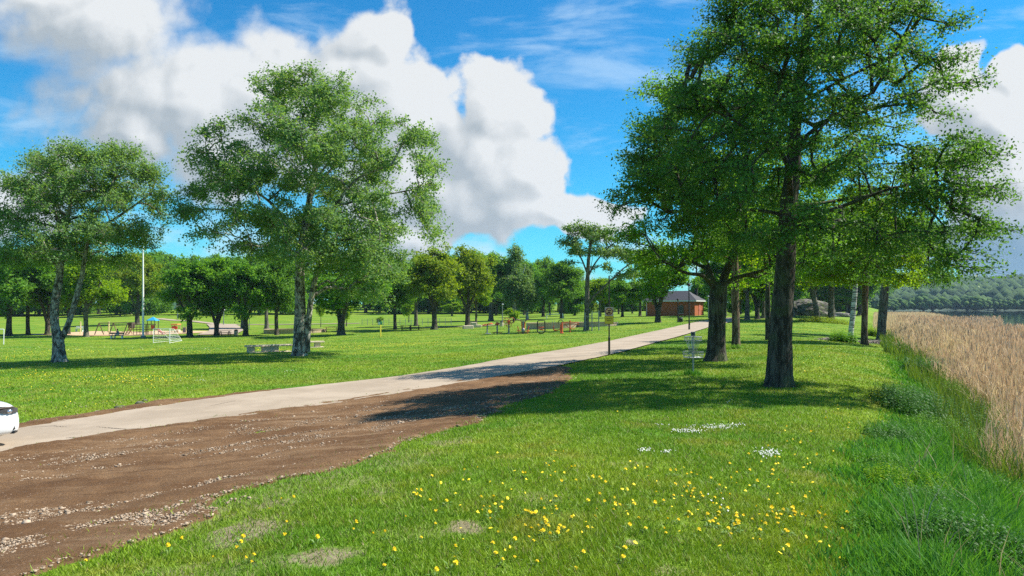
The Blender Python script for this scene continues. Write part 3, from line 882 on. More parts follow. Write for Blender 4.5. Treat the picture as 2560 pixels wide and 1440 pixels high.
# forked tree behind it
hero('forked_tree', 'dark tree with a trunk forking low, beside the disc golf basket', (1789, 903),
     [[(1789,905,46),(1791,850,42),(1793,790,41),(1796,740,43),(1800,705,36)],
      [(1792,740,27),(1776,690,22),(1762,620,18,.6),(1740,540,14,1.0),(1712,440,10,1.2),(1680,330,7)],
      [(1800,735,30),(1815,680,26),(1830,620,20,-.5),(1845,520,17,-.6),(1860,400,13,0),(1850,280,8,.4)],
      [(1808,715,17),(1840,695,14),(1885,680,10,-.8),(1940,650,6,-1.4)],
      [(1783,715,16),(1750,690,13,-.4),(1700,685,10,-1.0),(1640,660,7,-1.5)]],
     [(1640,230,52,35,.7),(1690,260,70,60),(1615,320,52,46,.8),(1720,330,110,90),(1850,280,140,110),(1650,430,100,70),(1800,470,170,110),(1960,450,130,130),
      (1600,590,55,45,.8),(1690,640,110,50),(1800,600,180,70),(1950,620,110,65),(1560,595,36,30,.7),(1650,700,60,30,.7),(1900,690,90,30,.6)],
     BK['dark'], LM['linden'], 5, .8, .55, 11, 13, .125, flat=.6, lump=.04, flare=.6, attach_from=.75)

# the middle tree, pale bark, two stems
hero('birch_tree', 'tall pale-barked tree with two joined stems, standing before the concrete benches', (749, 890),
     [[(749,892,36),(750,850,34),(751,800,31),(750,740,25),(750,660,22),(758,590,19),(774,500,16),(788,410,13),(788,320,10),(775,220,6)],
      [(766,880,24),(768,830,22),(775,770,19),(783,720,18),(794,670,16),(815,600,14,-.5),(850,520,11,-1.0),(905,455,9,-1.2),(985,420,6,-1)],
      [(752,650,13),(720,580,11,.8),(660,500,8,1.2),(570,440,5,1.4)],
      [(780,480,10),(830,400,8,1.2),(900,330,5,1.8)],
      [(850,520,8,-1),(950,500,6,-1.4),(1050,480,4,-1.2)]],
     [(765,222,105,45),(690,242,46,38,.8),(845,275,95,60),(938,278,34,28,.8),(740,335,120,60),(1030,345,64,40),(620,375,58,36,.8),(560,420,52,40,.8),(497,470,38,36,.8),
      (650,455,110,60),(800,425,130,80),(925,395,76,68),(1068,420,42,52,.8),(1052,510,50,54,.8),(525,535,50,34,.8),(592,585,48,38,.7),(690,550,100,52),(790,560,110,70),
      (925,540,100,68),(1072,572,32,34,.6),(640,620,60,30,.6),(740,630,70,42,.8),(870,640,110,60),(965,650,72,56,.9),(900,715,90,34,.6)],
     BK['birch'], LM['grey_birch'], 8, .95, .58, 13, 18, .155, flat=.62, droop=.35, lump=.05, flare=.40, tipr=.008)

# the left tree, V of two spotted stems
hero('birch_tree', 'spotted pale tree whose trunk splits into a low V, left of the flagpole', (148, 905),
     [[(148,907,32),(147,870,28),(145,846,27),(137,815,20),(137,770,19),(146,710,17),(153,650,14),(165,570,11),(180,490,8),(190,410,5)],
      [(150,850,22),(160,835,20),(174,800,17),(190,745,16),(205,690,14),(222,640,12,-.4),(252,560,9,-.8),(285,480,7,-.6),(310,410,4)],
      [(153,640,9),(120,560,8,1),(90,480,6,1.2),(80,430,4)],
      [(240,590,8,-.6),(300,530,7,.4),(360,480,5,.8)]],
     [(108,412,52,30),(200,392,70,28),(295,388,74,27),(365,432,50,36),(393,492,32,36,.8),(108,470,52,34),(70,545,48,34),(35,575,30,22,.7),(150,530,80,38,.8),(255,470,60,40,.7),
      (330,515,50,36,.7),(250,580,90,42,.75),(130,605,100,40),(305,600,56,38,.8),(355,560,26,24,.7),(240,440,150,45,.6),(180,490,120,40,.6),(60,480,40,40,.6),(205,640,90,30,.8),(85,645,60,34,.8)],
     BK['birch'], LM['grey_birch'], 12, .85, .80, 13, 17, .13, flat=.8, droop=.2, lump=.06, flare=.45, tipr=.008)

# slender open tree beside the pull-up frame
hero('slender_tree', 'slender open tree with airy crown rising behind the sign post', (1465, 826),
     [[(1465,828,14),(1467,780,12),(1468,720,11),(1470,680,10),(1472,640,8),(1478,600,6),(1484,570,4)],
      [(1468,768,7),(1482,745,6.5),(1505,722,6),(1528,700,5),(1560,670,4),(1590,650,3)],
      [(1470,690,6),(1455,650,5),(1435,615,4),(1420,590,3)],
      [(1471,690,6),(1490,655,5),(1520,620,4),(1545,600,3)]],
     [(1455,575,52,20),(1505,592,55,22),(1425,605,32,18,.8),(1470,625,60,20,.7),(1540,630,48,24,.8),(1580,640,40,26,.9),(1425,655,22,12,.6),(1560,690,45,14,.5),(1500,665,38,12,.4)],
     BK['grey'], LM['pale'], 15, .95, .62, 8, 10, .26, flat=.5, flare=.3, tipr=.012, Dp=3.2, attach_from=.45)
# leaning and upright trees at the reed edge
hero('maple_tree', 'pinkish brown trunk with bright yellow-green crown at the near brush pile', (2162, 862),
     [[(2161,864,17),(2161,820,15.5),(2162,770,15),(2164,710,14),(2166,660,12),(2168,600,9),(2172,540,5)],[(2165,690,7),(2130,640,6,-.6),(2090,590,4,-1)],[(2166,670,7),(2200,610,6,.5),(2240,560,4,1)]],
     [(2160,690,80,26),(2110,640,90,50),(2210,640,100,52),(2160,580,110,50),(2070,690,60,22,.8),(2270,690,50,26,.8),(2150,520,90,40)],
     BK['brown'], LM['maple'], 21, .62, .58, 10, 12, .15, flare=.35, tipr=.007, Dp=3.0)
hero('leaning_tree', 'grey trunk leaning right at the very edge of the reeds', (2202, 851),
     [[(2201,853,24),(2204,820,21),(2208,770,19.5),(2212,720,18),(2216,670,15),(2222,610,11),(2228,550,6)],[(2214,690,9),(2260,640,7),(2310,610,4)]],
     [(2240,600,90,50),(2290,640,80,45),(2330,690,50,28,.7),(2190,560,80,46),(2300,580,70,36),(2270,700,50,24,.6)],
     BK['grey'], LM['alder'], 22, .7, .5, 10, 12, .15, flare=.3, tipr=.008, Dp=3.0)
hero('silver_birch', 'thin white birch with black bands leaning between two darker trunks', (2127, 848),
     [[(2124,850,15),(2128,820,13),(2133,780,12),(2137,735,11),(2139,690,9),(2140,630,6),(2142,570,3)]],
     [(2130,650,50,30),(2140,590,55,40),(2100,690,36,20,.7),(2150,530,40,34)],
     BK['white'], LM['oak'], 23, .6, .5, 10, 10, .14, flare=.25, tipr=.007, Dp=2.4)
hero('pale_maple', 'pale grey trunk leaning left in front of the rock outcrop', (2044, 804),
     [[(2044,806,16),(2042,785,14),(2037,755,13),(2032,725,12),(2024,690,10),(2018,650,7),(2014,600,4)],[(2036,740,7),(2043,715,6),(2055,680,4)]],
     [(2010,690,80,30),(1960,660,70,44),(2050,650,80,46),(2000,600,90,50),(2080,700,50,20,.7),(2020,540,80,40)],
     BK['grey'], LM['maple'], 24, 1.3, .6, 9, 12, .30, flare=.35, tipr=.014, Dp=5.5)
hero('lime_tree', 'pale upright trunk just right of the rock outcrop', (2078, 796),
     [[(2078,797,17),(2078,770,15),(2078,740,14),(2079,700,12),(2080,650,9),(2082,590,5)]],
     [(2080,690,70,28),(2060,640,80,40),(2120,640,80,40),(2090,580,80,44)],
     BK['grey'], LM['linden'], 25, 1.6, .6, 9, 12, .36, flare=.3, tipr=.016, Dp=6.5)
hero('pine_trunk_tree', 'reddish brown straight trunk between the forked tree and the large dark tree', (1840, 870),
     [[(1840,872,23),(1840,840,20),(1839,790,19),(1838,740,18),(1838,690,16),(1838,620,12),(1840,540,7)],[(1838,710,8),(1870,680,7),(1905,655,4)]],
     [(1850,690,60,22,.7),(1820,620,80,50),(1900,630,80,45),(1850,550,90,50),(1880,700,40,16,.6)],
     BK['brown'], LM['maple'], 26, .8, .5, 10, 12, .17, flare=.3, tipr=.008, Dp=3.2)
hero('shaded_tree', 'dark thin trunk half hidden behind the thick trunk of the largest tree', (1921, 850),
     [[(1921,852,15),(1920,800,13),(1919,740,12),(1918,690,11),(1916,630,8),(1915,570,5)]],
     [(1930,640,70,40),(1890,600,70,40),(1940,570,80,40),(1900,690,50,20,.6)],
     BK['dark'], LM['linden'], 27, .8, .5, 10, 11, .18, flare=.25, tipr=.008, Dp=3.0)

# ---------------------------------------------------------------- kinds of trees in the distance
def kind(seed, H, Wr, base, stems, nb, pad_r, twigs, leaves, leaf_len, shape='round', **kw):
    """one tree in its own metres: crown from `base`*H to H, half width Wr"""
    rng = np.random.default_rng(seed)
    BL = []
    for _ in range(nb):
        while True:
            a, b, c = rng.uniform(-1, 1, 3)
            if a * a + b * b + c * c < 1: break
        cz = base + (1 - base) * .5; hz = (1 - base) * .5
        wz = 1.0
        if shape == 'oval': wz = .85
        if shape == 'cone': wz = .25 + .75 * (1 - c) / 2
        if shape == 'dome': wz = math.sqrt(max(.05, 1 - max(0, c) ** 2)); c = c * .9 - .05
        if shape == 'full': c = rng.uniform(-1.1, 1); wz = .8 if c < .2 else .8 * math.sqrt(max(.1, 1 - ((c - .2) / .8) ** 2 * .8))
        BL.append((a * Wr * .74 * wz, b * Wr * .74 * wz, H * (cz + c * hz * .80)))
    BL = np.array(BL)
    pads = []
    rb = Wr * .33
    for x, y, z in BL:
        n = max(3, int(4.2 * rb * rb / pad_r ** 2))
        u = rng.normal(0, 1, (n, 3)); u /= np.linalg.norm(u, axis=1, keepdims=True); u *= rng.uniform(.4, 1, (n, 1)) * rb; u[:, 2] *= .75
        pads.append(u + [x, y, z])
    pads = np.vstack(pads)
    pads[:, 2] = np.maximum(pads[:, 2], H * base * .86)
    return build_tree(rng, stems, pads, pad_r, twigs, leaves, leaf_len, **kw)
def stem(H, pts): return ([(x * 1.0, y * 1.0, z * H) for x, y, z, r in pts], [r for x, y, z, r in pts])
KIND = {}
def mk(key, bark, leaf, *a, **kw):
    TV, TF, LV, LF = kind(*a, **kw)
    tm = np_mesh('trunk', TV, TF, True); tm.materials.append(BK[bark])
    lm = np_mesh('crown', LV, LF); lm.materials.append(LM[leaf])
    KIND[key] = (tm, lm, a[1], a[2])
fs = dict(sides=4, trunk_sides=9, tipr=.018, minr=.03)
S1 = [stem(12, [(0,0,-.01,.42),(0,0,.10,.34),(.05,0,.22,.31),(.1,0,.30,.25),(.1,.1,.5,.17),(0,0,.75,.08),(0,0,.9,.04)]), stem(12, [(.03,0,.20,.22),(.9,.2,.36,.15),(1.6,.4,.55,.07)]), stem(12, [(0,0,.18,.22),(-.8,-.3,.34,.15),(-1.5,-.3,.55,.07)])]
S2 = [stem(12, [(0,0,-.01,.36),(-.05,0,.1,.28),(-.1,0,.25,.25),(-.05,0,.40,.21),(0,0,.6,.14),(.1,0,.85,.05)]), stem(12, [(-.08,0,.32,.16),(.9,-.5,.5,.10),(1.5,-.6,.65,.05)])]
S3 = [stem(12, [(0,0,-.01,.40),(0,0,.06,.32),(.0,0,.16,.30)]), stem(12, [(.05,0,.12,.24),(.55,.1,.26,.2),(1.3,.2,.42,.14),(1.9,.2,.62,.06)]), stem(12, [(-.05,0,.12,.24),(-.55,-.1,.27,.2),(-1.2,-.3,.42,.14),(-1.7,-.3,.62,.06)]), stem(12, [(0,0,.14,.2),(.1,.4,.35,.15),(0,.6,.75,.06)])]
mk('linden', 'dark', 'linden', 31, 12, 4.4, .20, S1, 24, 1.05, 7, 11, .34, shape='round', flat=.65, **fs)
mk('linden_b', 'dark', 'linden', 32, 12, 4.2, .22, S3, 24, 1.0, 7, 11, .34, shape='dome', flat=.65, **fs)
mk('dark', 'dark', 'dark', 33, 12, 4.4, .20, S2, 26, 1.05, 7, 11, .34, shape='oval', flat=.7, **fs)
mk('oak', 'dark', 'oak', 34, 12, 4.2, .26, S1, 24, 1.05, 7, 11, .34, shape='round', flat=.65, **fs)
mk('maple', 'grey', 'maple', 35, 12, 4.2, .28, S2, 22, 1.0, 7, 11, .34, shape='dome', flat=.6, **fs)
mk('weeping', 'white', 'pale', 36, 12, 3.2, .10, S2, 26, .85, 9, 12, .26, shape='cone', flat=1.5, droop=1.6, **fs)
mk('tall', 'grey', 'birch', 37, 12, 3.0, .30, S2, 18, .9, 7, 10, .34, shape='oval', flat=.8, **fs)
mk('sapling', 'grey', 'maple', 38, 12, 4.0, .12, S2, 10, 1.3, 7, 10, .6, shape='oval', flat=.8, **fs)

def plant(key, name, label, px, py, top, hw, group='trees across the park', cat='tree', lean=0.0, yaw=None, dpy=0):
    b = hit(px, py)
    tm, lm, H0, W0 = KIND[key]
    k = b[1] / CP / FP
    H = (py - top) * k; sw = hw * k / W0
    r = root(name, label, cat, b, 0, group)
    r.rotation_euler = (0, lean, random.uniform(0, 6.28) if yaw is None else yaw)
    r.scale = (sw, sw, H / H0)
    link('trunk', tm, r); link('crown', lm, r)
    return r
TREES = [
 ('linden','linden_tree','round linden at the far left edge of the photo',22,840,600,85),
 ('dark','linden_tree','dark round linden, second from the left edge',70,838,606,72),
 ('linden_b','linden_tree','linden whose trunk stands directly left of the V-shaped pale tree',119,838,600,78),
 ('maple','maple_tree','bright green low maple right of the V-shaped pale tree, near the swings',216,842,632,85),
 ('dark','shade_tree','dark tree close behind the V-shaped pale tree',170,836,625,70),
 ('tall','park_tree','tall loose tree on the slope behind the swings',313,786,618,52),
 ('oak','park_tree','light green tree directly behind the flagpole',343,812,622,62),
 ('linden','linden_tree','first round linden right of the flagpole, by the playground',474,842,632,86),
 ('linden_b','linden_tree','second round linden right of the flagpole, beside the dark picnic table',541,840,628,76),
 ('linden','linden_tree','third round linden right of the flagpole, behind the long concrete bench',614,840,638,74),
 ('dark','linden_tree','darker linden behind the left end of the curved wall',692,838,640,72),
 ('tall','park_tree','slim upright trunk on the grass between two lindens',667,822,640,52),
 ('tall','park_tree','slim tree partly hidden behind the third linden',606,822,650,45),
 ('linden_b','vase_tree','spreading tree with vase-shaped limbs right of the two-stemmed pale tree',853,838,628,118),
 ('dark','park_tree','dark tree left of the long dark picnic table',988,824,648,66),
 ('tall','park_tree','thin pale trunk behind the long dark picnic table',1040,815,650,48),
 ('oak','oak_tree','yellowish green thick-trunked tree right of the long dark picnic table',1086,824,604,84),
 ('oak','oak_tree','yellow-green tree above the pale stone seats',1169,816,604,72),
 ('maple','park_tree','bright tree just right of the pale stone seats',1190,813,668,44),
 ('tall','park_tree','tall grey-green tree behind the orange exercise machines',1227,802,618,62),
 ('weeping','weeping_birch','tall hazy weeping birch above the exercise machines',1288,801,592,58),
 ('weeping','weeping_birch','lower weeping birch with trailing branches right of the tall hazy one',1318,800,655,40),
 ('dark','chestnut_tree','dark rounded tree behind the far white football goal',1405,796,650,66),
 ('linden','park_tree','mid green tree between the weeping birches and the dark rounded tree',1358,792,668,44),
 ('maple','park_tree','yellow-green tree left of the sign post in the background',1500,792,690,44),
 ('linden','park_tree','round green tree right of the sign post in the background',1556,792,690,46),
 ('tall','park_tree','thin tree just left of the brick house',1600,790,688,36),
 ('linden_b','linden_tree','leafy tree standing in front of the brick house',1645,806,606,84),
 ('tall','park_tree','thin tree at the right end of the brick house',1782,790,640,46),
 ('linden','park_tree','first background tree right of the forked trunk',1812,790,600,56),
 ('tall','park_tree','slim background trunk left of the largest trunk',1868,800,600,60),
 ('linden_b','park_tree','pair trunk beside the lamp post behind the largest tree',1893,798,590,70),
 ('tall','park_tree','slim trunk close right of the lamp post behind the largest tree',1908,796,610,46),
 ('maple','park_tree','sunlit tree just right of the largest trunk in the background',1982,792,600,66),
 ('oak','park_tree','yellow-green background tree behind the reddish straight trunk',1850,786,690,40),
 ('dark','park_tree','dark tree on the far side of the rock outcrop',2014,780,640,52),
 ('linden','park_tree','background tree behind the rock outcrop, left of the reeds',2122,786,600,70),
 ('linden_b','park_tree','background tree behind the white birch at the reed edge',2150,788,610,74),
 ('maple','sapling','small staked sapling left of the vase-shaped tree',802,818,740,14),
 ('sapling','bush','light green bush at the foot of the vase-shaped tree',866,816,745,22),
 ('sapling','sapling','slim young tree beside the green sign',1022,806,735,20),
 ('sapling','sapling','small bright young tree at the hedge behind the green sign',948,812,788,12),
 ('sapling','bush','low spreading bush with bright leaves behind the round-wheel exercise machine',1284,806,765,24),
 ('sapling','bush','bush on the slope above the swings',300,790,762,26),
 ('sapling','bush','bush below the large dark tree on the far slope',1130,790,750,34),
]
mk('wood', 'dark', 'dark', 39, 12, 4.4, .04, S2, 40, 1.2, 7, 10, .46, shape='full', flat=.75, **fs)
mk('wood_b', 'dark', 'linden', 40, 12, 4.4, .05, S2, 40, 1.2, 7, 10, .46, shape='full', flat=.75, **fs)
mk('wood_c', 'grey', 'oak', 41, 12, 4.4, .06, S2, 40, 1.2, 7, 10, .46, shape='full', flat=.75, **fs)
WOOD = []
_r = random.Random(4)
def row(x0, x1, st, base, jb, top, jt, h0, h1, kinds):
    x = x0
    while x < x1:
        WOOD.append((_r.choice(kinds), x + _r.uniform(-.3, .3) * st, base + _r.uniform(-jb, jb), top + _r.uniform(-jt, jt), _r.uniform(h0, h1)))
        x += st
WK = ['wood', 'wood', 'wood_b', 'linden_b', 'dark']
row(-70, 400, 44, 788, 3, 640, 14, 40, 54, WK)
row(-60, 760, 44, 772, 3, 634, 12, 44, 60, WK)
row(515, 745, 44, 787, 3, 655, 14, 38, 48, ['wood', 'wood_b', 'wood'])
row(345, 420, 36, 780, 2, 650, 10, 34, 42, ['wood', 'wood_b'])
row(760, 1000, 46, 770, 2, 690, 14, 36, 50, WK)
row(905, 1240, 44, 782, 4, 676, 18, 36, 50, WK + ['wood_c'])
row(960, 1240, 44, 774, 2, 636, 14, 42, 54, WK)
row(1040, 1400, 40, 783, 2, 650, 12, 40, 50, ['wood_b', 'wood_c', 'wood', 'wood_b'])
row(1230, 1640, 36, 786, 3, 704, 14, 28, 40, WK + ['wood_c', 'tall'])
row(1240, 1480, 40, 777, 2, 672, 10, 38, 48, WK)
row(1480, 1640, 40, 777, 2, 690, 12, 36, 46, WK)
row(1760, 2200, 40, 786, 3, 690, 30, 30, 42, ['wood_b', 'wood', 'maple', 'tall'])
row(1770, 2220, 36, 776, 2, 670, 24, 34, 46, WK)
for q in TREES: plant(*q)
for k, px, py, top, hw in WOOD:
    side = 'left' if px < 760 else ('middle' if px < 1640 else 'right')
    o = plant(k, 'wood_tree', {'left': 'one of the crowded trees forming the dark wood behind the playground slope', 'middle': 'one of the trees forming the far wood behind the exercise area', 'right': 'one of the trees crowding behind the brick house and rocks'}[side], px, py, top, hw, {'left': 'wood behind the playground', 'middle': 'wood behind the exercise area', 'right': 'wood on the right behind the rocks'}[side])
# ---------------------------------------------------------------- grass, reeds, weeds, flowers
def poly_world(pl): return np.array([hit(*q)[:2] if len(q) == 2 else q[2:] for q in pl])
EDGE_PX = [(2088,1440),(2108,1340),(2128,1200),(2150,1135),(2215,1060),(2268,990),(2235,935),(2205,905),(2232,884),(2262,868),(2180,845),(2150,836),(2120,822),(2080,812),(2140,800),(2200,797)]
REED_PX = [(2660,1300),(2560,1190),(2505,1120),(2450,1040),(2370,980),(2330,945),(2290,905),(2262,880),(2240,858),(2222,830),(2222,806),(2240,792)]
EW = world_line(EDGE_PX); RW = world_line(REED_PX)
EW = np.vstack([[EW[0, 0] + .15, EW[0, 1] - 4], EW]); 
RW = np.vstack([[RW[0, 0] + 2.5, RW[0, 1] - 3], RW])
VERGE = np.vstack([EW, RW[::-1]])
def reed_sd(x, y):
    """distance lakeward of the reed edge"""
    P = np.stack([x, y], 1)
    big = np.vstack([RW, [RW[-1] + [60, 60]], [[260, 200]], [[200, -40]], [[12, -8]]])
    return seg_dist(P, big)
def verge_sd(x, y): return seg_dist(np.stack([x, y], 1), VERGE)

def scatter(n, r0, r1, a0, a1, pw=1.0):
    """points in the wedge in front, about even in the picture"""
    a = R.uniform(a0, a1, n); r = 1 / (1 / r1 + (1 / r0 - 1 / r1) * R.uniform(0, 1, n)) if pw == 2 else r0 * (r1 / r0) ** R.uniform(0, 1, n)
    return r * np.sin(a), r * np.cos(a), r
def blades(x, y, z, h, w, lean, rng=R, tip=.0, two=True):
    n = len(x); ang = rng.uniform(0, 2 * PI, n); fa = rng.uniform(0, 2 * PI, n)
    bx, by = np.cos(ang) * w / 2, np.sin(ang) * w / 2
    lx, ly = np.cos(fa) * lean * h, np.sin(fa) * lean * h
    P = lambda dx, dy, dz: np.stack([x + dx, y + dy, z + dz], 1)
    if not two:
        V = np.stack([P(-bx, -by, 0), P(bx, by, 0), P(lx, ly, h)], 1)
        return V.reshape(-1, 3), np.arange(n * 3).reshape(-1, 3)
    m = .55
    V = np.stack([P(-bx, -by, 0), P(bx, by, 0), P(lx * .35 + bx * .8, ly * .35 + by * .8, h * m), P(lx * .35 - bx * .8, ly * .35 - by * .8, h * m), P(lx, ly, h)], 1)
    k = np.arange(n)[:, None] * 5
    F = np.concatenate([k + [[0, 1, 2]], k + [[0, 2, 3]], k + [[3, 2, 4]]], 1).reshape(-1, 3)
    return V.reshape(-1, 3), F
def bare_w(x, y):
    acc = np.zeros(len(x)); n = (fbm(x, y, .35, 4, 31) - .5) * 1.2
    for (cx, cy, rx, ry, a) in PW:
        d = np.hypot((x - cx) / rx, (y - cy) / ry) + n
        acc = np.maximum(acc, a * np.clip((1.25 - d) / .6, 0, 1))
    return acc
def grass_mat(name, tintmul, trans=.25, own=None):
    m = bpy.data.materials.new(name); t = NT(m)
    if own: col = t.mix(t.isl(), own[0], own[1])
    else:
        p2, col = lawn_color(t)
        r = t.isl()
        col = t.mix(1.0, col, t.mix(r, tintmul[0], tintmul[1]), 'MULTIPLY')
        col = t.mix(t.ramp(t.isl(), .90, .93), col, (.26, .22, .10))
    d = t.bsdf(col, .55, 0, None, .25)
    tr = t.n('ShaderNodeBsdfTranslucent', ins={'Color': t.mix(1.0, col, (1.25, 1.2, .6) if (not own or own[0][1] > own[0][0]) else (1.1, 1.05, .95), 'MULTIPLY')}).outputs[0]
    ms = t.n('ShaderNodeMixShader'); t.set(ms.inputs[0], trans); t.set(ms.inputs[1], d); t.set(ms.inputs[2], tr)
    t.out(ms.outputs[0]); return m

# mown lawn
n = 620000
x, y, r = scatter(n, 4.3, 44, -.72, .70)
esd = earth_sd(x, y); psd = path_sd(x, y); rsd = reed_sd(x, y); bw = bare_w(x, y)
tuft = fbm(x, y, .45, 4, 9)
keep = (esd < R.uniform(-.12, .06, n)) & (psd < R.normal(-.03, .03, n)) & (rsd < -.2) & (R.uniform(0, 1, n) > bw * .95) & (R.uniform(0, 1, n) < .35 + 1.3 * tuft)
x, y, r, tuft = x[keep], y[keep], r[keep], tuft[keep]
n = len(x)
h = (.026 + .040 * tuft * R.uniform(.5, 1.5, n)) * (1 + .008 * r); w = (.0045 + .0007 * r) * R.uniform(.7, 1.4, n)
V, F = blades(x, y, ground_z(x, y) - .004, h, w, R.uniform(.2, 1.2, n), two=False)
me = np_mesh('lawn_grass', V, F); me.materials.append(grass_mat('grass_blade', ((1.0, 1.05, .8), (1.75, 1.6, 1.2))))
tag(link('lawn_grass', me), kind='stuff')
# the same lawn farther off, coarser
n = 200000
x, y, r = scatter(n, 42, 135, -.66, .62)
tuft = fbm(x, y, 1.6, 4, 9)
keep = (path_sd(x, y) < -.1) & (reed_sd(x, y) < -.4) & (R.uniform(0, 1, n) < .2 + 1.2 * tuft)
x, y, r, tuft = x[keep], y[keep], r[keep], tuft[keep]; n = len(x)
V, F = blades(x, y, ground_z(x, y) - .01, (.03 + .055 * tuft) * R.uniform(.5, 1.3, n), .0009 * r * R.uniform(.7, 1.5, n), R.uniform(.2, 1.3, n), two=False)
me = np_mesh('far_grass', V, F); me.materials.append(bpy.data.materials['grass_blade'])
tag(link('far_grass', me), kind='stuff')
# scattered blades and weeds on the dug earth
n = 42000
x, y, r = scatter(n, 5, 24, -.72, .2)
esd = earth_sd(x, y)
keep = (esd > 0) & (R.uniform(0, 1, n) < np.exp(-esd / .38) * 1.0 * np.clip(fbm(x, y, .4, 3, 77) * 4 - 1.5, 0, 1))
x, y, r = x[keep], y[keep], r[keep]
V, F = blades(x, y, ground_z(x, y) + .03, R.uniform(.02, .07, len(x)), .006 + .0007 * r, R.uniform(.2, 1.1, len(x)), two=False)
me = np_mesh('creeping_grass', V, F); me.materials.append(bpy.data.materials['grass_blade'])
tag(link('creeping_grass', me), kind='stuff')

# tall grass on the bank
vm = grass_mat('bank_grass', None, .35, ((.045, .190, .022), (.140, .330, .036)))
n = 200000
x, y, r = scatter(n, 3.8, 75, .22, .80)
vsd = verge_sd(x, y); clump = fbm(x, y, .9, 4, 40)
vsd = vsd + (fbm(x, y, .6, 3, 12) - .5) * .7
keep = (vsd > R.uniform(-.25, .1, n)) & (reed_sd(x, y) < R.uniform(.2, 1.8, n)) & (R.uniform(0, 1, n) < .25 + 1.4 * clump)
x, y, r, vsd, clump = x[keep], y[keep], r[keep], vsd[keep], clump[keep]; n = len(x)
h = (.09 + .26 * np.clip(vsd / 1.2, 0, 1)) * (.45 + 1.0 * clump) * R.uniform(.6, 1.3, n)
V, F = blades(x, y, ground_z(x, y) - .01, h, (.006 + .0008 * r) * R.uniform(.8, 1.5, n), R.uniform(.15, .9, n))
me = np_mesh('bank_grass', V, F); me.materials.append(vm)
tag(link('bank_grass', me), kind='stuff')
# pale dead stalks among it
n = 750
x, y, r = scatter(n, 4.5, 40, .34, .78)
keep = (verge_sd(x, y) > .5) & (R.uniform(0, 1, n) < np.clip(3.2 * fbm(x, y, 1.5, 3, 90) - 1.0, .05, 1)); x, y, r = x[keep], y[keep], r[keep]; n = len(x)
V, F = blades(x, y, ground_z(x, y), R.uniform(.3, .75, n), .004 + .0006 * r, R.uniform(.1, 1.2, n))
me = np_mesh('dry_stalks', V, F); me.materials.append(grass_mat('straw', None, .2, ((.30, .22, .11), (.50, .40, .24))))
tag(link('dry_stalks', me), kind='stuff')

# reed bed
n = 330000
a_ = R.uniform(.30, .86, n); r = 8 * (150 / 8) ** (R.uniform(0, 1, n) ** .8)
x, y = r * np.sin(a_), r * np.cos(a_)
rs = reed_sd(x, y) + (fbm(x, y, 2.2, 4, 51) - .5) * 3.2
gap = fbm(x, y, 3.0, 3, 60)
lim = np.where(r > 60, 55, 26)
keep = (rs > 0) & (rs < lim) & (R.uniform(0, 1, n) < np.clip(.34 + 2.0 * (gap - .42), .04, 1) * np.clip(.45 + r / 60, 0, 1)) & (R.uniform(0, 1, n) < np.clip(.25 + r / 34, 0, 1)) & ~((r < 34) & (rs > 5.5) & (gap < .56)) & ~((a_ > .585) & (r > 75 + 60 * (a_ - .585)))
x, y, r, rs = x[keep], y[keep], r[keep], rs[keep]; n = len(x)
zb = np.maximum(ground_z(x, y), LZ - .35) - .02
h = np.clip(.75 + rs * .45, .75, 1.75) * np.where(R.uniform(0, 1, n) < .12, R.uniform(1.1, 1.4, n), R.uniform(.5, 1.12, n)) * (.85 + .3 * fbm(x, y, 5, 2, 4))
h = np.minimum(h + np.clip(LZ - .1 - zb, 0, .4), 2.3)
w = np.maximum(.005, .00048 * r)
V1, F1 = blades(x, y, zb, h, w, np.where(R.uniform(0, 1, n) < .06, R.uniform(.3, 1.2, n), R.uniform(0, .16, n)))
# feathery brown heads and hanging leaves
hd = R.uniform(0, 1, n) < .62
xh, yh, zh, rh = x[hd], y[hd], (zb + h)[hd], r[hd]
V2, F2 = blades(xh, yh, zh - .14, R.uniform(.20, .34, len(xh)), np.maximum(.022, .0011 * rh), R.uniform(.05, .6, len(xh)))
lf = R.uniform(0, 1, n) < .8
V3, F3 = blades(x[lf], y[lf], zb[lf] + h[lf] * R.uniform(.2, .8, lf.sum()), R.uniform(.15, .42, lf.sum()), np.maximum(.009, .0007 * r[lf]), R.uniform(.3, 1.6, lf.sum()))
rm = grass_mat('reed_straw', None, .4, ((.48, .365, .20), (.74, .60, .37)))
rh_m = grass_mat('reed_head', None, .3, ((.40, .265, .16), (.62, .46, .31)))
V = np.vstack([V1, V3, V2]); F = np.vstack([F1, F3 + len(V1), F2 + len(V1) + len(V3)])
me = np_mesh('reed_bed', V, F); me.materials.append(rm); me.materials.append(rh_m)
mi = np.zeros(len(F), np.int32); mi[len(F1) + len(F3):] = 1; me.polygons.foreach_set('material_index', mi)
tag(link('reed_bed', me), kind='stuff')
# the far spit of reeds before the open water
n = 26000
a_ = R.uniform(.455, .545, n); r = R.uniform(95, 300, n); kk = (a_ < .545 - .00018 * (r - 95)); a_, r = a_[kk], r[kk]; n = len(r)
V, F = blades(r * np.sin(a_), r * np.cos(a_), np.full(n, LZ - .1), R.uniform(1.3, 2.1, n), .0009 * r, R.uniform(0, .2, n))
me = np_mesh('far_reeds', V, F); me.materials.append(rm); tag(link('far_reeds', me), kind='stuff')
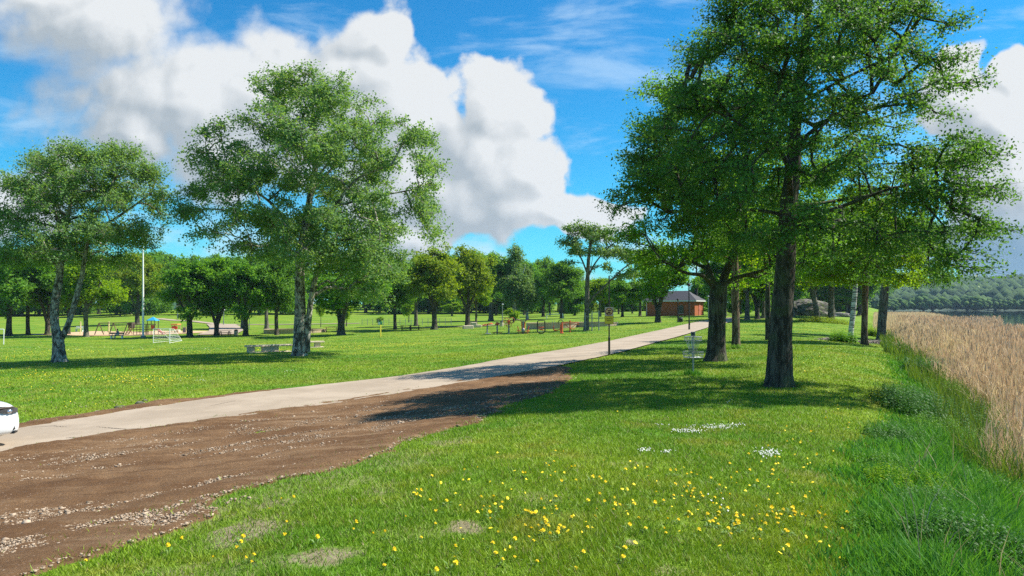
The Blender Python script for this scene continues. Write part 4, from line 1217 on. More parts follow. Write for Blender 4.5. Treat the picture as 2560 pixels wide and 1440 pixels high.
# green shoots at its foot
n = 110000
a_ = R.uniform(.30, .84, n); r = 8 * (95 / 8) ** R.uniform(0, 1, n)
x, y = r * np.sin(a_), r * np.cos(a_); rs = reed_sd(x, y)
keep = (rs > -1.2) & (rs < 7) & (R.uniform(0, 1, n) < np.exp(-np.abs(rs) / 2.2) * np.clip(fbm(x, y, 2, 3, 88) * 3 - .7, .05, 1))
x, y, r = x[keep], y[keep], r[keep]; n = len(x)
V, F = blades(x, y, np.maximum(ground_z(x, y), LZ - .3), R.uniform(.3, .95, n), np.maximum(.012, .0009 * r), R.uniform(.1, .6, n))
me = np_mesh('reed_shoots', V, F); me.materials.append(grass_mat('shoot', None, .35, ((.060, .13, .016), (.17, .24, .035))))
tag(link('reed_shoots', me), kind='stuff')

# broad-leaved weeds: stems with opposite leaves
def weed_bed(name, cx, cy, rx, ry, n, hmin, hmax, L, m, seed, edge=.3):
    rng = np.random.default_rng(seed)
    P = []; 
    for _ in range(n):
        q = math.sqrt(rng.uniform()); w = rng.uniform(0, 6.283)
        x = cx + rx * q * math.cos(w); y = cy + ry * q * math.sin(w)
        if reed_sd(np.array([x]), np.array([y]))[0] > 3.0: continue
        hh = rng.uniform(hmin, hmax) * (1 - .45 * q * q); z = gz(x, y)
        k = max(4, int(hh / (L * .42)))
        lx, ly = rng.normal(0, .18, 2) * hh
        for s in range(k):
            u = (s + 1) / k; a = s * 1.57 + rng.uniform(0, .5)
            for b in (0, PI):
                P.append((x + lx * u, y + ly * u, z + hh * u, a + b, L * (1.15 - .6 * u) * rng.uniform(.8, 1.25)))
    P = np.array(P)
    ca, sa = np.cos(P[:, 3]), np.sin(P[:, 3]); l = P[:, 4]; tilt = rng.uniform(-.45, .35, len(P))
    o = P[:, :3]; dr = np.stack([ca, sa, tilt], 1); sd = np.stack([-sa, ca, np.zeros(len(P))], 1)
    v0 = o + dr * l[:, None] * .08; v1 = o + dr * l[:, None] * .5 + sd * l[:, None] * .27; v2 = o + dr * l[:, None] * 1.1 - [[0, 0, .0]] - np.array([0, 0, 1]) * l[:, None] * .2; v3 = o + dr * l[:, None] * .5 - sd * l[:, None] * .27
    V = np.stack([v0, v1, v2, v3], 1).reshape(-1, 3)
    me = np_mesh(name, V, np.arange(len(P) * 4).reshape(-1, 4)); me.materials.append(m)
    return me
wm = leaf_mat('leaf_weed', (.020, .085, .012), (.060, .175, .022), .30)
c = hit(2450, 1405); tag(link('nettle_patch', weed_bed('nettle_patch', c[0], c[1], .62, .42, 420, .2, .42, .05, wm, 1)), kind='stuff')
c = hit(2330, 1240); tag(link('ground_elder', weed_bed('ground_elder', c[0], c[1], .8, .6, 300, .12, .3, .05, LM['maple'], 2)), kind='stuff')
c = hit(2480, 1120); tag(link('bank_weeds', weed_bed('bank_weeds', c[0] - .4, c[1] + .6, 1.3, 2.6, 620, .3, .7, .08, wm, 3)), kind='stuff')
wm2 = leaf_mat('leaf_weed_light', (.060, .170, .016), (.135, .290, .030), .42)
for nm_, px, py, rx, ry, n_, h0, h1, L_, m_, sd_ in (('weed_patch', 2385, 1300, .55, .35, 230, .15, .36, .045, wm, 21), ('weed_patch', 2500, 1270, .6, .5, 260, .2, .45, .05, wm2, 22), ('weed_patch', 2290, 1120, .8, .8, 260, .15, .4, .055, wm, 23), ('weed_patch', 2400, 1120, .9, .8, 300, .25, .55, .06, wm2, 24),
        ('weed_patch', 2420, 1015, 1.3, 1.2, 380, .3, .75, .075, wm2, 25), ('weed_patch', 2300, 1010, .9, 1.0, 240, .2, .5, .07, wm, 26), ('weed_patch', 2240, 1180, .5, .5, 150, .1, .28, .045, wm2, 27), ('weed_patch', 2500, 1080, 1.2, .9, 340, .3, .8, .07, wm, 28), ('weed_patch', 2350, 905, 1.8, 2.0, 360, .3, .8, .11, wm2, 29), ('weed_patch', 2200, 1330, .35, .3, 90, .08, .2, .04, wm2, 30)):
    c = hit(px, py); tag(link(nm_, weed_bed(nm_, c[0], c[1], rx, ry, n_, h0, h1, L_, m_, sd_)), kind='stuff')
def shrub(px, py, rx, ry, n, h0, h1, L, m, seed, label):
    c = hit(px, py); me = weed_bed('shrub', c[0], c[1], rx, ry, n, h0, h1, L, m, seed)
    me.transform(Matrix.Translation((-c[0], -c[1], -c[2])))
    o = link('shrub', me); o.location = c; return tag(o, label, 'shrub', 'shrubs on the bank')
shrub(2345, 955, 1.3, 1.3, 300, .5, 1.05, .15, wm, 5, 'leafy green shrub on the bank at the foot of the reeds')
shrub(2270, 890, 1.1, 1.3, 220, .4, .8, .16, wm, 6, 'low dark green shrub at the end of the near brush pile')
shrub(2105, 855, .9, .9, 140, .5, 1.0, .18, LM['linden'], 7, 'shrub around the foot of the white birch')
shrub(2180, 840, 1.2, 1.2, 160, .6, 1.1, .2, LM['maple'], 8, 'bright shrub between the white birch and the leaning grey trunk')
shrub(2060, 806, 4.0, 2.0, 260, .5, 1.0, .28, LM['oak'], 9, 'yellow-green undergrowth before the rock outcrop')
shrub(2215, 792, 4.0, 3.0, 240, 1.0, 2.0, .4, LM['maple'], 10, 'tall bright green shrub where the reeds meet the far trees')
shrub(1838, 872, .45, .3, 60, .15, .3, .09, LM['linden'], 11, 'small leafy sprouts at the foot of the reddish straight trunk')
shrub(1968, 968, .35, .25, 50, .12, .28, .07, wm, 12, 'dark sprouts at the right foot of the largest trunk')

# stones and gravel on the earth
def pebbles(name, x, y, s, m, lift=.0):
    n = len(x); z = ground_z(x, y) + lift
    v = IV[None] * (1 + R.uniform(-.3, .3, (n, len(IV), 1))); v = v * np.stack([s * R.uniform(.8, 1.5, n), s * R.uniform(.8, 1.5, n), s * R.uniform(.4, .8, n)], 1)[:, None, :]
    v = v + np.stack([x, y, z], 1)[:, None]
    F = (IF[None] + (np.arange(n) * len(IV))[:, None, None]).reshape(-1, 3)
    me = np_mesh(name, v.reshape(-1, 3), F); me.materials.append(m)
    return tag(link(name, me), kind='stuff')
pm = bpy.data.materials.new('pebble'); t = NT(pm)
t.out(t.bsdf(t.mix(t.isl(), (.20, .14, .085), (.46, .36, .26)), .85, 0, None, .2))
X_ = []; Y_ = []; S_ = []
n = 150000
x, y, r = scatter(n, 5.2, 26, -.72, .25)
k = (earth_sd(x, y) > .02) & (R.uniform(0, 1, n) < np.clip(fbm(x, y, 1.0, 4, 22) * 3.2 - .75, .22, 1)); X_.append(x[k]); Y_.append(y[k]); S_.append(R.lognormal(-4.95, .45, k.sum()) * (1 + .012 * r[k]))
STREAK = [((80,1160),(260,1142),16,260),((330,1112),(420,1103),10,240),((220,1250),(390,1222),9,340),((100,1285),(165,1275),9,90),((430,1095),(740,1050),7,330),((480,1180),(760,1145),22,420),((560,1035),(800,1030),6,120),((1010,1080),(1290,1010),15,620),((960,1110),(1130,1070),16,300),((700,1122),(745,1118),5,90),((1180,960),(1330,945),5,160),((0,1335),(60,1350),10,90),((0,1290),(50,1280),8,70),((850,1030),(1180,985),16,520),((200,1020),(330,1003),5,120),((30,1062),(250,1035),7,200),((620,1245),(560,1262),5,40)]
for (a, b, sp, cnt) in STREAK:
    a = np.array(a, float); b = np.array(b, float)
    cnt = int(cnt * .7); u = R.uniform(0, 1, cnt); q = a + (b - a) * u[:, None] + np.stack([R.normal(0, 6, cnt), R.normal(0, sp * .55, cnt)], 1)
    c = hits(q[:, 0], q[:, 1]); X_.append(c[:, 0]); Y_.append(c[:, 1]); S_.append(R.lognormal(-4.8, .42, cnt))
pebbles('gravel', np.concatenate(X_), np.concatenate(Y_), np.concatenate(S_), pm, .03)

# flowers
ym = mat('dandelion_yellow', (.86, .66, .008), .7, var=.12, sc=60)
yst = mat('dandelion_stem', (.10, .19, .03), .7)
def dandelion_mesh():
    mb = MB()
    mb.cur = 1; mb.tube([(0, 0, 0), (.004, .002, .03), (.004, .004, .056)], .0022, 5)
    mb.cur = 0
    for ring, (rr, zz, dn, ln) in enumerate([(.0215, .058, 18, -.003), (.0165, .063, 14, .002), (.010, .067, 9, .004)]):
        for k in range(dn):
            w = 2 * PI * (k + .5 * ring) / dn; d = PI / dn * .9
            mb.add([(.004, .004, zz - .006), (.004 + rr * .8 * math.cos(w - d), .004 + rr * .8 * math.sin(w - d), zz + ln), (.004 + rr * math.cos(w), .004 + rr * math.sin(w), zz + ln), (.004 + rr * .8 * math.cos(w + d), .004 + rr * .8 * math.sin(w + d), zz + ln)], [(0, 1, 2, 3)])
    mb.cur = 1
    for k in range(6):
        w = k * 1.05; c_, s_ = math.cos(w), math.sin(w); L = .05 + .02 * (k % 3)
        mb.add([(0, 0, .002), (c_ * L * .6 - s_ * .009, s_ * L * .6 + c_ * .009, .018), (c_ * L, s_ * L, .012), (c_ * L * .6 + s_ * .009, s_ * L * .6 - c_ * .009, .018)], [(0, 1, 2, 3)])
    return mb.mesh('dandelion', [ym, yst])
DM = dandelion_mesh()
DC = [(1160,1205,30,18,4),(1320,1190,60,8,9),(1450,1200,50,10,9),(1500,1205,25,8,4),(1640,1195,40,12,10),(1840,1205,55,14,18),(1690,1225,30,14,9),(1740,1250,40,20,26),(1120,1270,45,15,9),(1230,1270,30,15,9),(1270,1300,25,12,6),
      (1400,1285,40,15,10),(1500,1265,35,12,9),(1560,1272,30,12,5),(1350,1315,45,15,15),(1390,1335,20,8,6),(1290,1320,45,10,8),(1650,1260,20,15,5),(1770,1300,60,12,16),(1900,1290,50,15,11),(1980,1295,40,10,8),(1960,1310,30,14,7),(1880,1340,60,10,11),(1850,1325,15,8,6),
      (1620,1322,20,10,6),(1660,1330,30,8,4),(1340,1360,25,12,6),(1300,1370,50,10,7),(1260,1390,20,8,3),(1155,1390,8,5,2),(1500,1395,60,10,4),(1130,1415,15,15,5),(1410,1415,40,20,5),(1900,1400,40,10,2),(2040,1265,40,20,6),(2070,1300,60,20,6),(2090,1355,25,20,4),(1990,1330,60,15,6),
      (2050,1080,40,12,8),(1960,1020,30,12,5),(1980,1140,40,12,5),(2060,1130,40,20,6),(1840,1180,40,12,5),(1405,1135,18,4,3),(1440,1165,60,10,3),(980,1245,30,15,3),(1085,1212,10,6,2),(700,1265,40,12,4),(335,1338,2,2,1),(455,1355,8,3,3),(430,1378,8,4,2),(565,1380,35,12,5),(690,1290,12,4,2),
      (720,1335,30,6,4),(790,1352,8,6,1),(630,1410,20,10,5),(515,1410,10,8,2),(850,1345,20,20,2),(885,1330,6,6,1),(920,1350,14,8,2),(990,1360,16,10,3),(1010,1310,4,4,1),(1045,1242,6,6,1),(210,1415,4,4,1),(960,1410,30,20,3),(1600,1270,60,40,4)]
c0 = 0
for (px, py, sx, sy, cnt) in DC:
    for _ in range(max(1, round(cnt * .62))):
        if c0 >= 300: break
        q = (px + random.gauss(0, sx * 1.25), min(1446, py + random.gauss(0, sy * 1.4)))
        c = hit(*q); o = link('dandelion', DM); o.location = c; s = random.uniform(.6, 1.05)
        o.scale = (s, s, s * random.uniform(.7, 1.5)); o.rotation_euler = (random.gauss(0, .25), random.gauss(0, .25), random.uniform(0, 6.3))
        tag(o, 'yellow dandelion in bloom on the near lawn', 'dandelion', 'dandelions on the near lawn'); c0 += 1
def flower_discs(name, specs, size, m, lift):
    P = []; 
    for (px, py, sx, sy, cnt) in specs:
        for c in hits(px + R.normal(0, sx * .6, cnt), py + R.normal(0, sy * .6, cnt)):
            d = math.hypot(c[0], c[1]); P.append((*c, max(size, .00027 * d) * random.uniform(.7, 1.3)))
    P = np.array(P); n = len(P)
    w = np.arange(6) * PI / 3
    tx_, ty_ = R.normal(0, .35, n), R.normal(0, .35, n)
    dx = np.cos(w)[None] * P[:, 3:4]; dy = np.sin(w)[None] * P[:, 3:4]
    V = np.stack([P[:, :1] + dx, P[:, 1:2] + dy, P[:, 2:3] + lift + R.uniform(0, .02, (n, 1)) + dx * tx_[:, None] + dy * ty_[:, None]], -1)
    C_ = np.stack([P[:, 0], P[:, 1], P[:, 2] + lift + .018 + P[:, 3] * .3], 1)
    V = np.concatenate([V, C_[:, None]], 1).reshape(-1, 3)
    k = np.arange(6); f = np.stack([k, (k + 1) % 6, np.full(6, 6)], 1)
    F = (f[None] + (np.arange(n) * 7)[:, None, None]).reshape(-1, 3)
    me = np_mesh(name, V, F); me.materials.append(m); return tag(link(name, me), kind='stuff')
flower_discs('dandelion_meadow', [(1750,1260,260,60,24),(1300,1330,280,70,20),(1950,1320,120,60,14),(1200,1230,200,40,10),(1500,1180,300,40,14),(2000,1150,80,60,14),(80,935,90,12,80),(250,948,120,10,130),(400,945,90,10,110),(330,965,120,18,30),(100,975,120,30,30),(200,1005,150,20,14),(150,880,140,5,170),(430,878,140,7,230),(600,868,60,7,120),(700,876,60,5,160),(880,868,60,5,140),(980,862,90,5,200),(1120,858,90,4,100),(40,895,60,6,90),(950,880,120,8,70),(560,822,40,2,60),(1000,842,150,3,90),(1440,818,40,2,40),(2010,830,40,6,40),(1860,830,60,6,30),(2050,900,90,30,30),(1650,1010,160,20,10),(2100,1000,60,40,14)], .015, ym, .035)
flower_discs('daisies', [(1720,1082,45,5,90),(1790,1072,45,5,110),(1840,1066,20,3,20),(1610,1130,16,4,26),(1660,1137,18,4,22),(1918,1138,22,10,75),(1940,1142,12,6,20),(1650,1067,20,2,8),(500,953,14,2,26),(250,982,20,4,14),(720,930,30,4,20),(150,870,160,4,60),(470,872,120,4,80),(300,945,160,12,30),(1790,1268,40,40,6),(1825,1008,8,3,6)], 0.0085, mat('daisy_white', (.62, .62, .57), .7, var=.05), .03)
# ---------------------------------------------------------------- built things
def kpx(c): return c[1] / CP / FP
dark_metal = mat('dark_metal', (.022, .022, .024), .5, .3)
galv = mat('galvanised', (.28, .31, .33), .42, .7, var=.12)
white_paint = mat('white_paint', (.78, .78, .76), .45, var=.08)
concrete = mat('concrete', (.58, .475, .35), .9, var=.22, sc=5, bump=.4)
orange = mat('orange_paint', (.62, .115, .045), .5, var=.12)
grey_metal = mat('grey_metal', (.22, .24, .25), .5, .4, var=.12)
black = mat('black_paint', (.012, .012, .012), .6)
wood_dark = mat('dark_wood', (.075, .055, .038), .8, stretch=(.4, 4, 4))
wood_pale = mat('pale_wood', (.42, .31, .19), .8, stretch=(.4, 4, 4))
wood_yellow = mat('yellow_wood', (.50, .32, .08), .75, stretch=(.4, 4, 4))
yellow = mat('yellow_paint', (.74, .60, .06), .5, var=.08)
pale_yellow = mat('pale_yellow_paint', (.70, .60, .32), .6, var=.1)
red_paint = mat('red_paint', (.62, .07, .03), .5, var=.1)

# --- sign post beside the path
c = hit(1523, 889); k = kpx(c)
sg = root('sign_post', 'tall dark post with a round prohibition sign above a yellow plate beside the path', 'sign post', c, math.atan2(c[0], c[1]) * -1)
H = 198 * k
mb = MB(); mb.tube([(0, 0, -.1), (0, 0, 44 * k)], .052, 12); mb.lathe((0, 0, 44 * k), [(.052, 0), (.046, .03), (.034, .05)], 12); part('sleeve', mb, dark_metal, sg)
mb = MB(); mb.tube([(0, 0, 44 * k), (.01, 0, H)], .034, 10); mb.ball((.01, 0, H), (.04, .04, .03)); part('pole', mb, dark_metal, sg)
zc, w = 110 * k, .205
mb = MB(); mb.box((0, -.05, zc), (2 * w, .006, 2.05 * w), bev=.002); rs = part('round_sign', mb, mat('sign_back', (.50, .45, .43), .5), sg)
def disc(mb, r, y, z, seg=40, r0=0):
    V = []; 
    for k_ in range(seg):
        a = 2 * PI * k_ / seg
        V += [(r * math.cos(a), y, z + r * math.sin(a)), (r0 * math.cos(a), y, z + r0 * math.sin(a))]
    mb.add(V, [(2 * i, 2 * ((i + 1) % seg), 2 * ((i + 1) % seg) + 1, 2 * i + 1) for i in range(seg)] if r0 else [tuple(2 * i for i in range(seg))])
mb = MB(); disc(mb, .145, -.0562, zc); part('sign_face', mb, mat('sign_yellow', (.66, .47, .20), .45, var=.06), rs)
mb = MB(); disc(mb, .183, -.0574, zc, r0=.143); q = .13
mb.add([(-q * .74 - .012, -.0574, zc + q * .74 - .012), (-q * .74 + .012, -.0574, zc + q * .74 + .012), (q * .74 + .012, -.0574, zc - q * .74 + .012), (q * .74 - .012, -.0574, zc - q * .74 - .012)], [(0, 1, 2, 3)])
part('red_ring', mb, mat('sign_red', (.20, .022, .018), .45, var=.08), rs)
mb = MB(); Yb = -.059
car = [(-.085, -.095), (-.085, -.065), (-.06, -.058), (-.035, -.03), (.03, -.03), (.055, -.06), (.08, -.068), (.08, -.095)]
mb.add([(x - .025, Yb, zc + z) for x, z in car], [tuple(range(8))])
for dx in (-.075, .022): disc(mb, .02, Yb - .0008, 0, 14); mb.v[-28:] = [(v[0] + dx, v[1], v[2] + zc - .098) for v in mb.v[-28:]]
moto = [(-.01, .055), (.02, .085), (.05, .08), (.075, .06), (.06, .035), (.0, .03)]
mb.add([(x + .0, Yb, zc + z) for x, z in moto], [tuple(range(6))])
for dx in (-.012, .078): disc(mb, .026, Yb - .0008, 0, 14); mb.v[-28:] = [(v[0] + dx, v[1], v[2] + zc + .038) for v in mb.v[-28:]]
part('vehicle_symbols', mb, black, rs, None)
zy = 89 * k; wy = .215
mb = MB(); mb.box((0, -.05, zy), (2 * wy, .006, 2 * wy * .93), bev=.002); pl = part('yellow_plate', mb, mat('plate_yellow', (.62, .52, .035), .45, var=.06), sg)
mb = MB(); b = .014; hh = wy * .93
for (x, z, sx, sz) in ((0, hh - b / 2, 2 * wy, b), (0, -hh + b / 2, 2 * wy, b), (wy - b / 2, 0, b, 2 * hh - 2 * b), (-wy + b / 2, 0, b, 2 * hh - 2 * b)): mb.box((x, -.0545, zy + z), (sx, .003, sz))
part('plate_border', mb, mat('plate_red', (.24, .045, .015), .5), pl)
mb = MB(); rw = random.Random(3)
for z, x0, x1 in ((.055, -.155, .155), (-.03, -.12, .12)):
    x = x0
    while x < x1 - .012:
        wd = rw.uniform(.012, .022); mb.box((x + wd / 2, -.0545, zy + z), (wd, .003, rw.choice([.026, .03, .034]))); x += wd + .006
part('lettering', mb, black, pl, None)

# --- disc golf basket
c = hit(1733, 938); bk = root('disc_golf_basket', 'metal disc golf basket with hanging chains standing in the grass', 'disc basket', c)
mb = MB(); mb.tube([(0, 0, -.1), (0, 0, 1.27)], .026, 12); part('pole', mb, galv, bk)
mb = MB(); mb.ring((0, 0, 1.24), .275, .010, 32); mb.ring((0, 0, 1.12), .275, .006, 32)
for a in range(26): w = 2 * PI * a / 26; mb.tube([(.275 * math.cos(w), .275 * math.sin(w), 1.12), (.275 * math.cos(w), .275 * math.sin(w), 1.24)], .005, 4)
for a in range(6): w = 2 * PI * a / 6; mb.tube([(0, 0, 1.25), (.275 * math.cos(w), .275 * math.sin(w), 1.24)], .007, 5)
part('chain_ring', mb, galv, bk)
for a in range(18):
    rr_ = .24 if a < 12 else .13; w = 2 * PI * a / 12 if a < 12 else 2 * PI * (a - 12) / 6 + .3
    mb = MB(); P_ = []
    for s in range(12):
        u = s / 11; q = rr_ * (1 - u) ** .75 + .035 * u
        P_.append((q * math.cos(w), q * math.sin(w), 1.235 - .52 * u - .06 * math.sin(PI * u)))
    for s in range(11): mb.tube([P_[s], P_[s + 1]], .0075 if s % 2 else .0045, 4)
    part('chain', mb, galv, bk)
mb = MB()
for z, r_ in ((.76, .325), (.67, .325), (.58, .31)): mb.ring((0, 0, z), r_, .007, 32)
mb.ring((0, 0, .575), .15, .006, 24)
for a in range(22):
    w = 2 * PI * a / 22; mb.tube([(.03 * math.cos(w), .03 * math.sin(w), .575), (.31 * math.cos(w), .31 * math.sin(w), .58), (.325 * math.cos(w), .325 * math.sin(w), .76)], .0045, 4)
part('tray', mb, galv, bk)
mb = MB(); mb.box((0, -.01, 1.335), (.15, .02, .14), bev=.012); npl = part('number_plate', mb, mat('plate_grey', (.16, .19, .20), .6), bk)
mb = MB(); mb.box((-.022, -.0215, 1.337), (.03, .003, .07)); mb.box((.022, -.0215, 1.337), (.03, .003, .07)); part('number_mark', mb, black, npl, None)
wb = weed_bed('grass_tuft', c[0], c[1], .26, .2, 1, .1, .2, .05, wm, 2)
n = 260; aa = R.uniform(0, 6.3, n); qq = np.sqrt(R.uniform(0, 1, n)) * .30
V, F = blades(c[0] + qq * np.cos(aa), c[1] + qq * np.sin(aa), np.full(n, c[2] - .01), R.uniform(.08, .26, n), np.full(n, .018), R.uniform(.1, .7, n))
me = np_mesh('grass_tuft', V - np.array(c), F); me.materials.append(vm)
o = link('grass_tuft', me); o.location = c; tag(o, 'unmown grass tuft around the foot of the disc golf basket', 'grass tuft')

# --- concrete benches on the lawn
def concrete_bench(px, py, L, yaw, label, sup):
    c = hit(px, py); r = root('concrete_bench', label, 'bench', c, yaw, 'concrete benches on the lawn')
    mb = MB(); mb.box((0, 0, .44), (L, .62, .11), bev=.015); part('seat', mb, concrete, r)
    for (x0, x1) in sup:
        mb = MB(); mb.box(((x0 + x1) / 2, 0, .205), (x1 - x0, .44, .36), bev=.012); part('support', mb, concrete, r)
    mb = MB(); mb.box((.05, 0, .0), (L * .9, .75, .07), bev=.02); part('footing', mb, concrete, r)
    return r
concrete_bench(672, 880, 3.1, .62, 'long concrete bench left of the two-stemmed pale tree', [(-1.42, -1.0), (-.45, .62)])
concrete_bench(790, 868, 1.25, .45, 'short concrete bench right of the two-stemmed pale tree', [(-.12, .32)])

# --- flagpole
c = hit(358, 844); k = kpx(c); fp = root('flagpole', 'tall white flagpole on the lawn by the playground', 'flagpole', c)
Hf = 258 * k
mb = MB(); mb.tube([(0, 0, -.1), (-.10, 0, Hf * .4), (-.22, 0, Hf)], [.16, .13, .07], 12); part('pole', mb, white_paint, fp)
mb = MB(); mb.ball((-.22, 0, Hf + .1), .14); part('finial', mb, yellow, fp)
mb = MB(); mb.box((0, 0, .12), (.6, .45, .3), bev=.03); part('base_bracket', mb, grey_metal, fp)

# --- football goals
def goal(p1, p2, back1, back2, h, label, r=.05, net=True):
    c = (p1 + p2) / 2; g_ = root('football_goal', label, 'goal', c, 0, 'football goals')
    L = lambda p, dz=0: vec(p - c) + vec((0, 0, dz))
    for p in (p1, p2): part('post', MB().tube([L(p, -.05), L(p, h)], r, 8), white_paint, g_)
    part('crossbar', MB().tube([L(p1, h), L(p2, h)], r, 8), white_paint, g_)
    if net:
        nm = mat('net_cord', (.55, .60, .58), .8)
        mb = MB(); t1, t2 = p1 + (back1 - p1) * .35, p2 + (back2 - p2) * .35
        for q in range(15):
            u = q / 14; a, b = p1 + (p2 - p1) * u, back1 + (back2 - back1) * u; tt = t1 + (t2 - t1) * u
            mb.tube([L(a, h), L(tt, h * .96), L(b, .05)], .010, 3)
        for q in range(9):
            u = q / 8; mb.tube([L(t1 + (back1 - t1) * u, h * .96 * (1 - u) + .05 * u), L(t2 + (back2 - t2) * u, h * .96 * (1 - u) + .05 * u)], .010, 3)
            for (pa, ta, ba) in ((p1, t1, back1), (p2, t2, back2)): mb.tube([L(pa, h * (1 - u * .97)), L(ta + (ba - ta) * u, h * .96 * (1 - u) + .05 * u)], .010, 3)
        part('net', mb, nm, g_)
        mb = MB(); mb.tube([L(back1, .05), L(back2, .05)], r * .6, 6)
        for (pa, ta, ba) in ((p1, t1, back1), (p2, t2, back2)): mb.tube([L(pa, h), L(ta, h * .96), L(ba, .05), L(pa, .05)], r * .55, 6)
        part('net_frame', mb, white_paint, g_)
p1, p2 = hit(383, 857.5), hit(424, 858.5)
goal(p1, p2, hit(428, 853), hit(455, 852.5), 35 * kpx(p1), 'small white football goal with net in front of the playground', .042)
p1 = hit(9, 861); p2 = p1 + np.array([-4.5, -.8, 0]); goal(p1, p2, p1 + [1, 1, 0], p2 + [1, 1, 0], 1.75, 'football goal post cut off by the left edge of the photo', .05, False)
p1, p2 = hit(1367, 797), hit(1407, 796); goal(p1, p2, p1 + [0, 2, 0], p2 + [0, 2, 0], 11 * kpx(p1), 'far white football goal under the dark rounded tree', .09, False)

# --- playground
def strip(name, line, width, lift, m, n=60):
    w = smooth(resample(world_line(line), n), 4); d = np.gradient(w, axis=0); d /= np.linalg.norm(d, axis=1, keepdims=True); nr_ = np.stack([-d[:, 1], d[:, 0]], 1)
    P_ = np.stack([w + nr_ * width * s for s in (-.5, -.17, .17, .5)], 1)
    z = ground_z(P_[..., 0], P_[..., 1]) + lift
    V = np.concatenate([P_, z[..., None]], -1).reshape(-1, 3); i, j = np.meshgrid(np.arange(n - 1), np.arange(3), indexing='ij')
    me = np_mesh(name, V, np.stack([i * 4 + j, (i + 1) * 4 + j, (i + 1) * 4 + j + 1, i * 4 + j + 1], -1).reshape(-1, 4), True); me.materials.append(m)
    return tag(link(name, me), kind='structure')
pth = bpy.data.materials['path_surface']
sandm = mat('sand', (.50, .34, .20), .95, var=.2, sc=1.5)
strip('sand', [(150,833),(220,834.5),(300,835),(380,834),(440,831),(478,828)], 13, .07, sandm)
strip('path', [(395,797),(440,802),(480,803),(520,808),(550,811.5),(640,812),(760,811),(900,809)], 2.4, .10, pth)
strip('path', [(552,811.5),(562,818),(566,828),(540,838)], 5.5, .14, pth)
strip('path', [(1060,821),(1120,818.5),(1200,816),(1270,811)], 2.2, .10, pth)

SW = [hit(247, 838), hit(283, 837.5), hit(319, 837)]
ks = kpx(SW[1]); c = SW[1]; sw = root('swing_set', 'wooden swing set with three A-frames on the sand', 'swing set', c)
hs_ = 30 * ks
tops = []
for p in SW:
    q = vec(p - c); tops.append(q + vec((0, .0, hs_)))
    part('leg', MB().tube([q + vec((-.42, -.5, -.05)), q + vec((0, 0, hs_))], .075, 8), wood_dark, sw)
    part('leg', MB().tube([q + vec((.55, .5, -.05)), q + vec((0, 0, hs_))], .075, 8), wood_pale, sw)
part('beam', MB().tube([tops[0], tops[1], tops[2]], .07, 8), wood_dark, sw)
for u in (.3, .7, 1.3, 1.7):
    a = tops[int(u)] + (tops[int(u) + 1] - tops[int(u)]) * (u % 1)
    mb = MB(); mb.box(a - vec((0, 0, hs_ - .5)), (.45, .18, .05)); st_ = part('swing_seat', mb, black, sw)
    mb = MB()
    for dx in (-.2, .2): mb.tube([a + vec((dx, 0, 0)), a + vec((dx, 0, .5 - hs_))], .012, 4)
    part('chain', mb, galv, st_)
c = hit(382, 837); k = kpx(c)
ps = root('play_structure', 'climbing frame and tower with a bright blue pyramid roof', 'play structure', c)
X_of = lambda px: (px - 382) * k
for (px, h_) in ((373, 37), (391, 37), (382, 34)):
    for dy in ((-.6, .6) if px != 382 else (.6,)): part('post', MB().tube([(X_of(px), dy, -.05), (X_of(px), dy, h_ * k)], .06, 6), wood_dark, ps)
mb = MB(); a = 11.5 * k; z0 = 36 * k; z1 = 45 * k
mb.add([(-a, -a, z0), (a, -a, z0), (a, a, z0), (-a, a, z0), (0, 0, z1), (-a, -a, z0 - .06), (a, -a, z0 - .06), (a, a, z0 - .06), (-a, a, z0 - .06)], [(0, 1, 4), (1, 2, 4), (2, 3, 4), (3, 0, 4), (0, 5, 6, 1), (1, 6, 7, 2), (2, 7, 8, 3), (3, 8, 5, 0), (8, 7, 6, 5)])
part('roof', mb, mat('blue_roof', (.03, .30, .58), .45, var=.05), ps, None)
mb = MB(); mb.box((X_of(386), -.63, 20 * k), (8 * k, .05, 9 * k)); part('side_panel', mb, red_paint, ps)
mb = MB(); mb.box((0, 0, 14 * k), (19 * k, 1.25, .08)); part('platform', mb, wood_dark, ps)
mb = MB(); mb.box((X_of(356), 0, 26 * k), (70 * k, .14, .12)); part('beam', mb, wood_pale, ps)
mb = MB()
for px in (338, 346, 354, 362, 368):
    mb.tube([(X_of(px), -.5, 0), (X_of(px), -.5, 25 * k)], .045, 5); mb.tube([(X_of(px), .5, 0), (X_of(px), .5, 25 * k)], .045, 5)
for z in (7, 13, 19): mb.tube([(X_of(336), -.5, z * k), (X_of(370), -.5, z * k)], .04, 5); mb.tube([(X_of(340), .5, z * k), (X_of(368), .5, z * k)], .04, 5)
part('climbing_bars', mb, wood_dark, ps)
mb = MB()
for dy in (-.5, .5): mb.tube([(X_of(317), dy, .05), (X_of(331), dy, 22 * k)], .09, 6)
for s in range(6): u = (s + .5) / 6; mb.tube([(X_of(317) + (14 * k) * u, -.5, 22 * k * u), (X_of(317) + 14 * k * u, .5, 22 * k * u)], .05, 5)
part('ramp', mb, wood_pale, ps)
mb = MB(); mb.box((X_of(329), 0, 24 * k), (9 * k, 1.1, .9)); part('ramp_panel', mb, wood_dark, ps)
mb = MB(); P_ = [(X_of(391), 14 * k), (X_of(398), 9 * k), (X_of(406), 3 * k), (X_of(411), 1.6 * k)]
